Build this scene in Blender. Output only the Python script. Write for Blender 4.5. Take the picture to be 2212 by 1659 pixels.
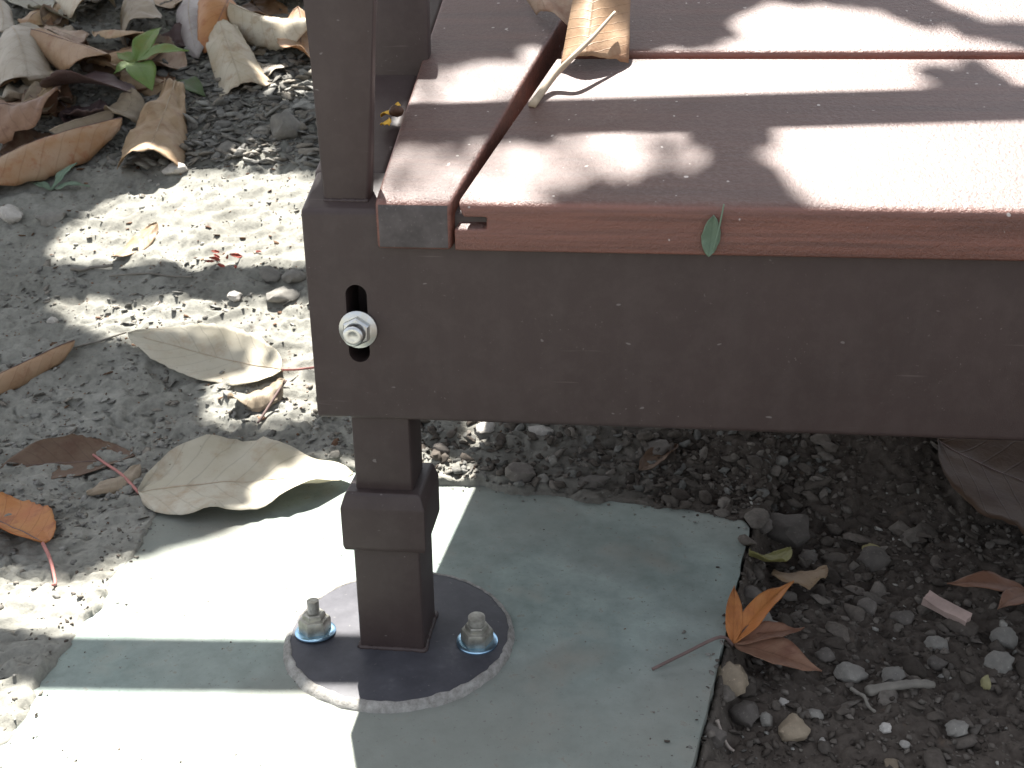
import bpy, bmesh, math, random
import numpy as np
from mathutils import Vector, Matrix

# ------------------------------------------------------------------ scene, camera, light
sc = bpy.context.scene
for o in list(bpy.data.objects):
    bpy.data.objects.remove(o)
C = sc.collection
R = math.radians

cam_data = bpy.data.cameras.new('camera')
cam = bpy.data.objects.new('camera', cam_data)
C.objects.link(cam)
sc.camera = cam
cam_data.sensor_width = 36.0
cam_data.lens = 36.26
cam_data.clip_start = 0.02
cam_data.clip_end = 200
yaw, pit, rol = -0.104, 0.377, -0.007
F = Vector((math.sin(yaw)*math.cos(pit), math.cos(yaw)*math.cos(pit), -math.sin(pit)))
RX = Vector((math.cos(yaw), -math.sin(yaw), 0))
UP = RX.cross(F)
R2 = RX*math.cos(rol) + UP*math.sin(rol)
U2 = UP*math.cos(rol) - RX*math.sin(rol)
m = Matrix((( R2.x, U2.x, -F.x, .161437), (R2.y, U2.y, -F.y, -.672528), (R2.z, U2.z, -F.z, .484596), (0, 0, 0, 1)))
cam.matrix_world = m
cam_data.dof.use_dof = True
cam_data.dof.focus_distance = 0.72
cam_data.dof.aperture_fstop = 30.0

SUNV = Vector((-.16, .44, 1.0)).normalized()           # towards the sun
world = bpy.data.worlds.new('World')
sc.world = world
world.use_nodes = True
wn = world.node_tree.nodes
wl = world.node_tree.links
sky = wn.new('ShaderNodeTexSky')
sky.sky_type = 'NISHITA'
sky.sun_disc = False
sky.sun_elevation = math.asin(SUNV.z)
sky.sun_rotation = math.atan2(SUNV.x, SUNV.y)
sky.dust_density = 3.0
sky.air_density = 1.0
sky.ozone_density = 1.0
hs = wn.new('ShaderNodeHueSaturation')
hs.inputs['Saturation'].default_value = 0.34
wl.new(sky.outputs[0], hs.inputs['Color'])
wl.new(hs.outputs[0], wn['Background'].inputs['Color'])
wn['Background'].inputs['Strength'].default_value = 0.067

sun_data = bpy.data.lights.new('sun', 'SUN')
sun_data.energy = 5.0
sun_data.angle = R(0.53)
sun_data.color = (1.0, 0.96, 0.90)
sun = bpy.data.objects.new('sun', sun_data)
C.objects.link(sun)
sun.location = SUNV*6
sun.rotation_euler = SUNV.to_track_quat('Z', 'Y').to_euler()

sc.view_settings.view_transform = 'Standard'
sc.view_settings.look = 'None'
sc.view_settings.exposure = 2.12
sc.view_settings.gamma = 1.0
sc.render.engine = 'CYCLES'
sc.cycles.max_bounces = 7
sc.cycles.diffuse_bounces = 3
sc.cycles.glossy_bounces = 3
sc.cycles.transmission_bounces = 3

GAPS = [  # openings shaped into the foliage overhead to place the sun patches (mm, on the level z = 2 m)
    [(-909, 1455), (-871, 1541), (-839, 1583), (-788, 1600), (-700, 1601), (-576, 1604), (-531, 1433), (-623, 1429), (-694, 1438), (-797, 1439), (-867, 1441)],
    [(-850, 1369), (-772, 1380), (-629, 1376), (-506, 1373), (-482, 1288), (-532, 1290), (-566, 1306), (-675, 1323), (-740, 1317), (-789, 1332)],
    [(-616, 1242), (-562, 1258), (-487, 1247), (-482, 1225), (-538, 1207), (-588, 1216)],
    [(-694, 911), (-659, 927), (-592, 920), (-592, 945), (-555, 976), (-509, 1018), (-475, 1058), (-499, 1081), (-466, 1142), (-410, 1164), (-339, 1161), (-299, 1146), (-293, 1082), (-286, 1009), (-275, 896), (-411, 869), (-571, 857), (-613, 870), (-669, 871)],
    [(-627, 781), (-567, 787), (-446, 796), (-386, 799), (-332, 799), (-327, 770), (-322, 705), (-564, 682)],
    [(-725, 1862), (-638, 1863), (-619, 1814), (-706, 1819)],
    [(-758, 2019), (-664, 2002), (-645, 1922), (-700, 1933), (-734, 1968)],
    [(-709, 1659), (-652, 1662), (-643, 1641), (-699, 1638)],
    [(-302, 1227), (-225, 1230), (-225, 1210), (-300, 1200)],
    [(-237, 814), (-195, 820), (-150, 825), (-160, 782), (-247, 774), (-245, 781)],
    [(-158, 805), (-121, 825), (-79, 826), (-48, 833), (19, 838), (75, 827), (109, 815), (98, 798), (15, 789), (-82, 784), (-160, 779)],
    [(-248, 725), (-197, 728), (-169, 727), (-129, 733), (-101, 743), (-68, 749), (-50, 745), (-48, 736), (-76, 728), (-121, 718), (-147, 704), (-155, 690), (-154, 666), (-196, 662), (-248, 664), (-251, 695)],
    [(42, 771), (68, 777), (192, 779), (146, 673), (76, 678), (42, 691), (22, 700), (12, 714), (8, 729), (19, 748)],
    [(4, 875), (36, 894), (81, 894), (111, 880), (134, 866), (156, 850), (143, 839), (69, 838), (43, 850), (14, 861)],
    [(167, 920), (252, 919), (239, 888), (192, 893)],
    [(167, 833), (185, 828), (205, 809), (211, 823), (192, 838)],
]
LEAVES = [  # name, material, base, tip (mm), width, options, stalk, label
    ('dry_leaf', 'pale_beige', (-305, 202, 1), (-100, 255, 5), 128, {'curl': 0.38, 'bend': -0.15, 'wav': 7, 'lift': 5, 'seed': 3, 'roll': 6, 'prof': 0.8}, [(-305, 202, 1), (-337, 233, 3), (-364, 254, 5), (-391, 279, 10)], 'large pale tan leaf with red stalk on the slab edge left of the bench leg'),
    ('dry_leaf', 'pale_beige', (-217, 403, 50), (-422, 454, 70), 86, {'curl': 0.28, 'bend': 0.2, 'wav': 3, 'lift': 4, 'seed': 5, 'roll': -6, 'prof': 0.85}, [(-220, 412, 54), (-201, 415, 55), (-184, 423, 58)], 'pale flat leaf lying in the sunlit soil left of the rail'),
    ('dry_leaf', 'grey_tan', (-206, 381, 42), (-263, 350, 31), 50, {'curl': -0.8, 'bend': 0.4, 'wav': 6, 'lift': -2, 'seed': 6, 'roll': 15}, [(-206, 381, 42), (-220, 346, 30), (-224, 330, 24)], 'crumpled grey leaf pressed into the soil under the pale flat leaf'),
    ('rolled_leaf', 'brown_tan', (-480, 435, 63), (-579, 332, 25), 62, {'curl': 2.0, 'bend': 0.1, 'wav': 2, 'lift': -2, 'seed': 7, 'roll': 170}, None, 'tan rolled leaf at the left edge on bare crusty soil'),
    ('dry_leaf', 'red_orange', (-346, 94, 0), (-482, 171, 0), 78, {'curl': 0.7, 'bend': 0.2, 'wav': 3, 'lift': 2, 'seed': 8, 'roll': 20}, [(-346, 94, 0), (-327, 71, 0), (-310, 46, 0), (-306, 36, 0)], 'red and orange leaf with curved stalk at the left edge of the slab'),
    ('rolled_leaf', 'orange_brown', (-622, 926, 248), (-785, 726, 173), 140, {'curl': 2.3, 'bend': 0.2, 'wav': 3, 'lift': 4, 'seed': 9, 'roll': 185}, None, 'long glossy orange brown rolled leaf at the front of the leaf pile'),
    ('rolled_leaf', 'tan', (-568, 1022, 283), (-529, 809, 204), 150, {'curl': 1.05, 'bend': -0.25, 'wav': 13, 'lift': 4, 'seed': 10, 'roll': 165, 'fan': 1}, None, 'tan cone shaped curled leaf standing right of the orange rolled leaf'),
    ('dry_leaf', 'brown', (-869, 917, 244), (-723, 929, 249), 162, {'curl': -0.9, 'bend': 0.5, 'wav': 9, 'lift': 12, 'seed': 11, 'roll': -15}, None, 'brown crumpled leaf overhanging a dark hollow at the left edge'),
    ('rolled_leaf', 'grey_tan', (-723, 886, 233), (-648, 956, 259), 96, {'curl': 2.4, 'bend': 0.1, 'wav': 2, 'lift': 4, 'seed': 12, 'roll': 175}, None, 'grey brown tube shaped leaf behind the orange rolled leaf'),
    ('dry_leaf', 'purple_brown', (-798, 1030, 286), (-630, 1004, 277), 141, {'curl': 0.3, 'bend': -0.2, 'wav': 3, 'lift': 22, 'seed': 13, 'roll': -25}, [(-766, 1061, 298), (-738, 986, 270), (-723, 928, 248)], 'dark purple brown leaf flat in the middle of the leaf pile'),
    ('rolled_leaf', 'brown_tan', (-886, 1168, 336), (-707, 1067, 300), 140, {'curl': 2.1, 'bend': 0.05, 'wav': 2, 'lift': 18, 'seed': 14, 'roll': 180}, None, 'smooth tan rolled leaf above the dark purple leaf'),
    ('rolled_leaf', 'grey_tan', (-804, 1456, 431), (-722, 1225, 356), 150, {'curl': 1.55, 'bend': -0.2, 'wav': 11, 'lift': 4, 'seed': 15, 'roll': 186, 'fan': 1}, None, 'grey curled leaf arched over a dark opening at the top of the pile'),
    ('dry_leaf', 'orange_tan', (-801, 1227, 357), (-675, 1215, 353), 108, {'curl': -0.7, 'bend': -0.3, 'wav': 6, 'lift': 12, 'seed': 16, 'roll': -30}, None, 'orange tan leaf edge below the arched grey leaf'),
    ('dry_leaf', 'tan_pale', (-982, 1513, 447), (-799, 1271, 372), 141, {'curl': -1.1, 'bend': 0.3, 'wav': 4, 'lift': 20, 'seed': 17, 'roll': -10}, None, 'pale domed leaf left of the arched grey leaf'),
    ('rolled_leaf', 'grey_pale', (-953, 1217, 353), (-821, 1018, 282), 192, {'curl': 1.6, 'bend': 0.3, 'wav': 8, 'lift': 5, 'seed': 18, 'roll': 180}, None, 'grey white crumpled leaf with holes at the left edge'),
    ('rolled_leaf', 'grey_pale', (-1054, 1360, 402), (-963, 1201, 348), 96, {'curl': 1.8, 'bend': 0.1, 'wav': 3, 'lift': 16, 'seed': 19, 'roll': 180}, None, 'small whitish curled leaf cut by the left edge'),
    ('dry_leaf', 'tan', (-786, 1191, 344), (-664, 1128, 322), 94, {'curl': 0.5, 'bend': 0.2, 'wav': 4, 'lift': 16, 'seed': 20, 'roll': -12}, None, 'tan leaf half hidden behind the green leaf'),
    ('dry_leaf', 'tan_pink', (-601, 1128, 322), (-690, 1183, 341), 83, {'curl': 0.9, 'bend': 0.2, 'wav': 5, 'lift': 6, 'seed': 21, 'roll': 10}, None, 'pinkish tan folded leaf right behind the green leaf'),
    ('rolled_leaf', 'grey_mauve', (-706, 1493, 442), (-587, 1175, 339), 105, {'curl': 1.7, 'bend': 0.2, 'wav': 4, 'lift': 6, 'seed': 22, 'roll': 180}, None, 'grey mauve narrow curled leaf with ragged end at the top'),
    ('rolled_leaf', 'orange', (-611, 1402, 415), (-584, 1195, 346), 105, {'curl': 1.5, 'bend': 0.9, 'wav': 4, 'lift': 12, 'seed': 23, 'roll': 160}, None, 'bright orange brown twisted leaf near the top'),
    ('rolled_leaf', 'tan_pale', (-608, 1346, 397), (-476, 1049, 293), 120, {'curl': 0.9, 'bend': 0.3, 'wav': 12, 'lift': 6, 'seed': 24, 'roll': 190, 'fan': 1}, None, 'pale tan twisted leaf flaring at its lower end beside the gravel'),
    ('dry_leaf', 'grey_pale', (-491, 1157, 332), (-414, 1141, 327), 62, {'curl': -0.5, 'bend': 0.2, 'wav': 3, 'lift': 5, 'seed': 25, 'roll': -10}, None, 'small flat pale leaf on gravel left of the post'),
    ('dry_leaf', 'tan_pale', (-591, 1567, 461), (-502, 1329, 391), 189, {'curl': -0.6, 'bend': 0.3, 'wav': 4, 'lift': 14, 'seed': 26, 'roll': -5}, None, 'broad pale leaf at the top just left of the post'),
    ('rolled_leaf', 'tan_pale', (-556, 1274, 373), (-368, 1205, 349), 150, {'curl': 1.9, 'bend': -0.3, 'wav': 4, 'lift': 8, 'seed': 27, 'roll': 180}, None, 'thick rolled leaf with a sunlit white patch left of the post'),
    ('dry_leaf', 'orange_brown', (-429, 1280, 375), (-383, 1116, 317), 81, {'curl': -0.8, 'bend': 0.5, 'wav': 3, 'lift': 5, 'seed': 28, 'roll': -20}, None, 'orange brown leaf hanging below the sunlit rolled leaf'),
    ('dry_leaf', 'olive', (-1139, 1547, 456), (-939, 1341, 395), 87, {'curl': 0.5, 'bend': 0.1, 'wav': 3, 'lift': 14, 'seed': 29, 'roll': 0}, None, 'olive grey leaf in the top left corner'),
    ('dry_leaf', 'olive', (-1007, 1394, 412), (-885, 1323, 389), 74, {'curl': 0.8, 'bend': -0.2, 'wav': 4, 'lift': 16, 'seed': 30, 'roll': -15}, None, 'olive leaf with turned up edge near the top left corner'),
    ('dry_leaf', 'red_brown', (-936, 1301, 382), (-913, 1361, 402), 70, {'curl': 1.2, 'bend': 0.3, 'wav': 4, 'lift': 14, 'seed': 31, 'roll': 10}, None, 'small leaf with dark red inside near the top left'),
    ('dry_leaf', 'purple_brown', (-705, 1260, 368), (-620, 1242, 362), 94, {'curl': 0.6, 'bend': 0.2, 'wav': 4, 'lift': 1, 'seed': 32, 'roll': -8}, None, 'dark red brown leaf right of the arched grey leaf'),
    ('dry_leaf', 'grey_tan', (-962, 1286, 377), (-847, 1249, 365), 83, {'curl': 0.7, 'bend': 0.2, 'wav': 5, 'lift': 12, 'seed': 33, 'roll': -20}, None, 'grey brown leaf between the rolled leaves at upper left'),
    ('dry_leaf', 'brown', (-858, 1033, 287), (-748, 1000, 275), 121, {'curl': 0.4, 'bend': -0.3, 'wav': 5, 'lift': 4, 'seed': 34, 'roll': 0}, None, 'dark brown leaf under the purple leaf'),
    ('dry_leaf', 'purple_brown', (-743, 972, 265), (-646, 994, 273), 108, {'curl': 0.5, 'bend': 0.3, 'wav': 4, 'lift': 0, 'seed': 35, 'roll': -20}, None, 'dark shaded leaf behind the tube shaped leaf'),
    ('dry_leaf', 'grey_tan', (-638, 930, 249), (-636, 1002, 276), 74, {'curl': -0.9, 'bend': 0.4, 'wav': 6, 'lift': 4, 'seed': 36, 'roll': 10}, None, 'grey wrinkled leaf left of the cone shaped leaf'),
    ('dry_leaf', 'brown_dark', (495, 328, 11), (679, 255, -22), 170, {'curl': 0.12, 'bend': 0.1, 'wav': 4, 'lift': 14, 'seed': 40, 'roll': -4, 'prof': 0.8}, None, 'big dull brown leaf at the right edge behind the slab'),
    ('dry_leaf', 'tan_dull', (308, 133, -32), (358, 148, -32), 42, {'curl': -0.5, 'bend': 0.2, 'wav': 3, 'lift': 12, 'seed': 41, 'roll': -12}, None, 'small tan brown leaf lying right of the slab corner'),
    ('dry_leaf', 'yellow_green', (331, 183, -31), (286, 132, -7), 22, {'curl': 0.6, 'bend': 0.5, 'wav': 2, 'lift': 10, 'seed': 42, 'roll': 0}, None, 'narrow yellowish leaf scrap by the slab edge'),
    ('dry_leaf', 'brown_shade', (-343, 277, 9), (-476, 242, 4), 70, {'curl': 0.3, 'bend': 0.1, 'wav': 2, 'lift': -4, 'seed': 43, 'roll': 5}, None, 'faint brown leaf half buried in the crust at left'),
    ('dry_leaf', 'grey_tan', (-324, 249, 5), (-353, 190, 1), 34, {'curl': -0.5, 'bend': 0.3, 'wav': 3, 'lift': 0, 'seed': 44, 'roll': 0}, None, 'small grey brown leaf under the red stalk'),
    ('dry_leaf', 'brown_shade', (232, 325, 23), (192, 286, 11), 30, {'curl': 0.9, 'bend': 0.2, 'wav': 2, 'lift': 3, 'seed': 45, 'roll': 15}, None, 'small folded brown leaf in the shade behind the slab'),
    ('dry_leaf', 'tan_dull', (-476, 688, 158), (-509, 609, 129), 34, {'curl': -0.4, 'bend': 0.3, 'wav': 2, 'lift': 1, 'seed': 46, 'roll': 0}, None, 'small tan leaf at the lower rim of the upper sun patch'),
    ('dry_leaf', 'brown', (-920, 1187, 343), (-980, 1123, 320), 90, {'curl': 0.6, 'bend': 0.3, 'wav': 6, 'lift': 3, 'seed': 130, 'roll': -10}, None, 'brown leaf under the grey white crumpled leaf'),
    ('dry_leaf', 'grey_tan', (-751, 1037, 289), (-818, 982, 268), 90, {'curl': 0.4, 'bend': 0.2, 'wav': 6, 'lift': 2, 'seed': 131, 'roll': -10}, None, 'grey brown leaf under the front of the dark purple leaf'),
    ('dry_leaf', 'red_brown', (-747, 1277, 374), (-637, 1173, 338), 80, {'curl': 0.5, 'bend': 0.2, 'wav': 5, 'lift': 2, 'seed': 132, 'roll': 0}, None, 'reddish leaf below the right end of the arched leaf'),
    ('rolled_leaf', 'grey_tan', (-877, 1099, 311), (-770, 1063, 298), 90, {'curl': 1.6, 'bend': 0.2, 'wav': 6, 'lift': 2, 'seed': 133, 'roll': 180}, None, 'rolled grey leaf between the crumpled white leaf and the purple leaf'),
    ('dry_leaf', 'brown_shade', (-811, 1188, 343), (-676, 1102, 312), 90, {'curl': -0.5, 'bend': 0.2, 'wav': 5, 'lift': 3, 'seed': 134, 'roll': 10}, None, 'dull brown leaf under the stem of the green leaf'),
    ('dry_leaf', 'tan', (-711, 1392, 411), (-823, 1603, 470), 80, {'curl': 0.6, 'bend': 0.2, 'wav': 5, 'lift': 4, 'seed': 135, 'roll': -10}, None, 'tan leaf at the top between arched leaf and narrow mauve leaf'),
    ('dry_leaf', 'brown', (-968, 1219, 354), (-961, 1351, 399), 90, {'curl': -0.6, 'bend': 0.3, 'wav': 6, 'lift': 4, 'seed': 136, 'roll': -10}, None, 'brown leaf behind the twig in the top left corner'),
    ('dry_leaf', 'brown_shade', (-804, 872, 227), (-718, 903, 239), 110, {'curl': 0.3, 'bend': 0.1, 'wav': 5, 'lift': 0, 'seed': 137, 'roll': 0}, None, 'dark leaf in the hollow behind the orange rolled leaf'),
    ('dry_leaf', 'grey_pale', (-840, 1440, 426), (-969, 1562, 460), 90, {'curl': -0.7, 'bend': 0.2, 'wav': 5, 'lift': 8, 'seed': 138, 'roll': 0}, None, 'pale grey leaf at the top edge above the arched leaf'),
    ('dry_leaf', 'grey_tan', (-481, 1207, 350), (-565, 1276, 374), 60, {'curl': 0.5, 'bend': 0.2, 'wav': 5, 'lift': 2, 'seed': 139, 'roll': 0}, None, 'grey leaf in the gravel below the sunlit rolled leaf'),
    ('dry_leaf', 'orange_tan', (-781, 1146, 328), (-659, 1203, 348), 120, {'curl': -0.9, 'bend': -0.3, 'wav': 9, 'lift': 4, 'seed': 150, 'roll': -25}, None, 'orange brown leaf filling the pile below the arched grey leaf'),
    ('dry_leaf', 'grey_pale', (-895, 1019, 282), (-818, 1055, 295), 80, {'curl': 0.8, 'bend': 0.3, 'wav': 8, 'lift': 4, 'seed': 151, 'roll': -5}, None, 'light grey leaf at the left edge above the brown crumpled leaf'),
    ('rolled_leaf', 'tan_pink', (-916, 1275, 373), (-807, 1204, 349), 90, {'curl': 1.5, 'bend': 0.2, 'wav': 6, 'lift': 2, 'seed': 152, 'roll': 185}, None, 'pinkish rolled leaf between the olive leaves and the smooth rolled leaf'),
    ('dry_leaf', 'brown', (-620, 1128, 322), (-660, 1061, 298), 70, {'curl': 0.7, 'bend': 0.3, 'wav': 6, 'lift': 1, 'seed': 153, 'roll': 0}, None, 'brown leaf under the right lobe of the green leaf'),
    ('dry_leaf', 'purple_brown', (-702, 1025, 284), (-711, 933, 250), 80, {'curl': 0.4, 'bend': 0.3, 'wav': 6, 'lift': 1, 'seed': 154, 'roll': 0}, None, 'dark leaf between purple leaf and grey tube leaf'),
    ('dry_leaf', 'tan', (-831, 965, 262), (-792, 1033, 287), 90, {'curl': -0.7, 'bend': 0.3, 'wav': 8, 'lift': 5, 'seed': 155, 'roll': -15}, None, 'tan leaf rising behind the brown crumpled leaf'),
    ('rolled_leaf', 'orange_tan', (-948, 1395, 413), (-961, 1284, 376), 110, {'curl': 1.6, 'bend': 0.2, 'wav': 6, 'lift': 3, 'seed': 160, 'roll': 175}, None, 'orange tan rolled leaf in the top left part of the pile'),
    ('dry_leaf', 'brown', (-834, 1257, 367), (-874, 1187, 343), 90, {'curl': 0.7, 'bend': 0.3, 'wav': 7, 'lift': 3, 'seed': 161, 'roll': -8}, None, 'brown leaf left of the orange leaf edge under the arched leaf'),
    ('dry_leaf', 'red_brown', (-828, 1017, 281), (-737, 991, 272), 80, {'curl': -0.6, 'bend': 0.3, 'wav': 7, 'lift': 6, 'seed': 162, 'roll': -10}, None, 'red brown leaf in front of the purple leaf'),
    ('rolled_leaf', 'tan', (-703, 1114, 317), (-593, 1057, 296), 80, {'curl': 1.4, 'bend': 0.2, 'wav': 5, 'lift': 1, 'seed': 163, 'roll': 185}, None, 'tan curled leaf under the green leaf beside the cone leaf'),
    ('dry_leaf', 'orange_brown', (-679, 1352, 399), (-570, 1293, 379), 70, {'curl': 0.8, 'bend': 0.3, 'wav': 6, 'lift': 3, 'seed': 164, 'roll': -5}, None, 'orange brown leaf between the mauve leaf and the flaring leaf'),
    ('dry_leaf', 'brown_tan', (-575, 1461, 433), (-477, 1351, 398), 90, {'curl': 0.5, 'bend': 0.2, 'wav': 5, 'lift': 3, 'seed': 165, 'roll': -5}, None, 'tan leaf behind the sunlit rolled leaf'),
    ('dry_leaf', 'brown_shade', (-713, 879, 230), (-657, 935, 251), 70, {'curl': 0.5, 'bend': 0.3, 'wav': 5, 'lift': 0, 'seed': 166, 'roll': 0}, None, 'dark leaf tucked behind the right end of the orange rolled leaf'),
    ('rolled_leaf', 'brown_tan', (-959, 1126, 321), (-871, 1059, 297), 100, {'curl': 1.5, 'bend': 0.2, 'wav': 6, 'lift': 3, 'seed': 167, 'roll': 180}, None, 'brown rolled leaf cut by the left edge above the brown crumpled leaf'),
]
STONES = [  # xy (mm), size, material, label
    ((-362, 940, 253), (52, 52), 'stone_grey', 'angular grey stone beside the post foot'),
    ((-503, 832, 212), (37, 22), 'stone_pale', 'pale pinkish stone below the cone shaped leaf'),
    ((-700, 706, 165), (38, 29), 'stone_pale', 'pale stone at the left edge below the orange leaf'),
    ((-640, 703, 164), (41, 26), 'stone_grey', 'grey clod beside the pale stone at the left edge'),
    ((-318, 543, 104), (18, 16), 'stone_pale', 'small white round pebble in the shaded strip'),
    ((-258, 547, 105), (42, 19), 'stone_grey', 'flat grey stone touching the rail in the shaded strip'),
    ((-285, 587, 120), (32, 19), 'stone_grey', 'grey stone in the shaded strip left of the rail'),
    ((-251, 580, 117), (32, 21), 'stone_grey', 'grey rounded stone behind the flat stone by the rail'),
    ((-537, 490, 83), (13, 11), 'stone_pale', 'tiny whitish pebble on the left crust'),
    ((-401, 939, 253), (30, 26), 'stone_grey', 'grey stone on the gravel left of the post'),
    ((-517, 1130, 323), (28, 24), 'stone_grey', 'grey chip under the flaring tan leaf'),
    ((26, 341, 28), (22, 12), 'stone_pale', 'white sunlit stone under the rail'),
    ((86, 342, 28), (27, 11), 'stone_pale', 'light grey stone under the rail'),
    ((-16, 306, 17), (20, 16), 'stone_dark', 'dark stone behind the leg'),
    ((103, 291, 12), (11, 14), 'stone_grey', 'small upright grey stone behind the slab'),
    ((94, 264, 7), (14, 15), 'stone_grey', 'small grey stone touching the back edge of the slab'),
    ((71, 265, 7), (29, 21), 'stone_dark', 'dark clod at the back edge of the slab'),
    ((146, 264, 7), (33, 17), 'stone_dark', 'wedge shaped dark stone at the back edge of the slab'),
    ((209, 324, 22), (30, 20), 'stone_dark', 'dark rounded stone in the shade behind the slab'),
    ((336, 233, -27), (52, 36), 'stone_dark', 'large dark stone right of the slab corner'),
    ((309, 218, -11), (20, 17), 'stone_dark', 'reddish dark stone against the slab corner'),
    ((409, 193, -31), (31, 27), 'stone_dark', 'dark rounded stone behind the yellow pebble'),
    ((412, 207, -31), (19, 12), 'stone_yellow', 'small yellowish pebble in the dark soil'),
    ((338, 320, 10), (17, 13), 'stone_grey', 'grey pebble in the dark soil below the rail'),
    ((351, 194, -31), (18, 14), 'stone_dark', 'small dark stone above the tan leaf'),
    ((259, -11, -20), (26, 27), 'stone_tan', 'beige angular stone against the slab under the orange leaf'),
    ((285, 61, -32), (41, 37), 'stone_grey', 'grey flat stone under the orange lobed leaf'),
    ((287, 103, -24), (25, 21), 'stone_dark', 'dark stone between slab and tan leaf'),
    ((267, -35, -32), (20, 26), 'stone_dark', 'dark brown stone below the beige stone'),
    ((241, -78, -15), (17, 20), 'stone_dark', 'dark stone by the slab in the lower part'),
    ((301, -48, -32), (26, 21), 'stone_tan', 'rough yellowish brown stone in the lower part'),
    ((356, 24, -32), (25, 19), 'stone_grey', 'rounded grey stone right of the lobed leaf'),
    ((388, 22, -32), (19, 15), 'stone_grey', 'grey stone above the short stick'),
    ((434, 69, -32), (20, 17), 'stone_grey', 'pointed grey stone below the wood chip'),
    ((476, 46, -32), (22, 18), 'stone_grey', 'oval grey stone at the right'),
    ((493, 86, -32), (20, 23), 'stone_grey', 'smooth grey stone under the reddish leaf'),
    ((428, 44, -32), (15, 13), 'stone_dark', 'dark rounded stone below the pointed stone'),
    ((387, 112, -32), (16, 18), 'stone_dark', 'dark stone left of the wood chip'),
    ((414, 102, -32), (21, 15), 'stone_dark', 'dark angular stone near the wood chip'),
    ((319, -28, -32), (14, 10), 'stone_grey', 'grey pebble beside the yellowish brown stone'),
    ((283, -40, -32), (9, 15), 'stone_grey', 'narrow grey pebble beside the beige stone'),
    ((368, -41, -32), (9, 7), 'stone_pale', 'pale pebble in the lower right soil'),
    ((379, -53, -32), (7, 8), 'stone_pale', 'small pale pebble near the lower right'),
    ((322, -50, -32), (5, 8), 'stone_pale', 'tiny pale pebble right of the yellowish stone'),
    ((418, -37, -32), (18, 12), 'stone_grey', 'grey stone in the lower right corner area'),
    ((367, -71, -32), (14, 9), 'stone_tan', 'tan stone cut by the lower edge'),
    ((339, 44, -32), (17, 13), 'stone_dark', 'dark pebble right of the lobed leaf'),
    ((298, -16, -32), (9, 6), 'stone_pale', 'small pink white pebble under the lobed leaf'),
]
TWIGS = [
    ((-1139, 1463, 433), (-981, 1311, 385), 1.6, 'twig_grey', 'thin grey twig crossing the top left corner'),
    ((362, -4, -32), (415, 11, -32), 4.2, 'twig_grey', 'short grey stick in the lower right soil'),
    ((243, -66, -12), (256, -74, -32), 1.4, 'twig_pale', 'thin pale twig by the slab at lower right'),
    ((-488, 443, 65), (-432, 470, 76), 1.6, 'twig_grey', 'thin twig pointing at the pale flat leaf'),
    ((-500, 581, 118), (-389, 583, 119), 1.6, 'twig_grey', 'thin twig in the shaded strip between the sun patches'),
    ((353, 4, -32), (363, -28, -32), 1.6, 'twig_grey', 'thin forked twig left of the short stick'),
    ((-523, 1031, 287), (-441, 939, 252), 1.0, 'twig_grey', 'thin stem trailing from the dark green leaf'),
    ((-556, 586, 120), (-505, 601, 125), 2.6, 'twig_grey', 'splintered grey twig at the left of the shaded strip'),
]

# ------------------------------------------------------------------ helpers
def link(name, me, mat=None, parent=None, loc=None):
    o = bpy.data.objects.new(name, me)
    C.objects.link(o)
    if mat is not None and me is not None and not me.materials:
        me.materials.append(mat)
    if parent is not None:
        o.parent = parent
    if loc is not None:
        o.location = loc
    return o

def tag(o, label, cat, group=None, kind=None):
    o['label'] = label
    if cat: o['category'] = cat
    if group: o['group'] = group
    if kind: o['kind'] = kind
    return o

def empty(name, loc=(0, 0, 0)):
    o = bpy.data.objects.new(name, None)
    C.objects.link(o)
    o.location = loc
    o.empty_display_size = .02
    return o

def mesh(name, verts, faces, smooth=False):
    me = bpy.data.meshes.new(name)
    me.from_pydata([tuple(v) for v in verts], [], [tuple(f) for f in faces])
    me.update()
    if smooth:
        me.polygons.foreach_set('use_smooth', [True]*len(me.polygons))
    return me

def bm_mesh(name, bm, smooth=False, angle=None):
    bmesh.ops.recalc_face_normals(bm, faces=bm.faces)
    me = bpy.data.meshes.new(name)
    bm.to_mesh(me); bm.free()
    if smooth:
        me.polygons.foreach_set('use_smooth', [True]*len(me.polygons))
        if angle:
            me.set_sharp_from_angle(angle=R(angle))
    return me

def bevel(bm, w, seg=3, edges=None):
    bmesh.ops.bevel(bm, geom=list(edges if edges is not None else bm.edges), offset=w, segments=seg, profile=.6, affect='EDGES', clamp_overlap=True)

def box_bm(x0, x1, y0, y1, z0, z1):
    bm = bmesh.new()
    v = [bm.verts.new(p) for p in ((x0,y0,z0),(x1,y0,z0),(x1,y1,z0),(x0,y1,z0),(x0,y0,z1),(x1,y0,z1),(x1,y1,z1),(x0,y1,z1))]
    for f in ((0,3,2,1),(4,5,6,7),(0,1,5,4),(1,2,6,5),(2,3,7,6),(3,0,4,7)):
        bm.faces.new([v[i] for i in f])
    return bm

def hexa_bm(p):
    bm = bmesh.new()
    v = [bm.verts.new(q) for q in p]
    for f in ((0,3,2,1),(4,5,6,7),(0,1,5,4),(1,2,6,5),(2,3,7,6),(3,0,4,7)):
        bm.faces.new([v[i] for i in f])
    return bm

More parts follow.
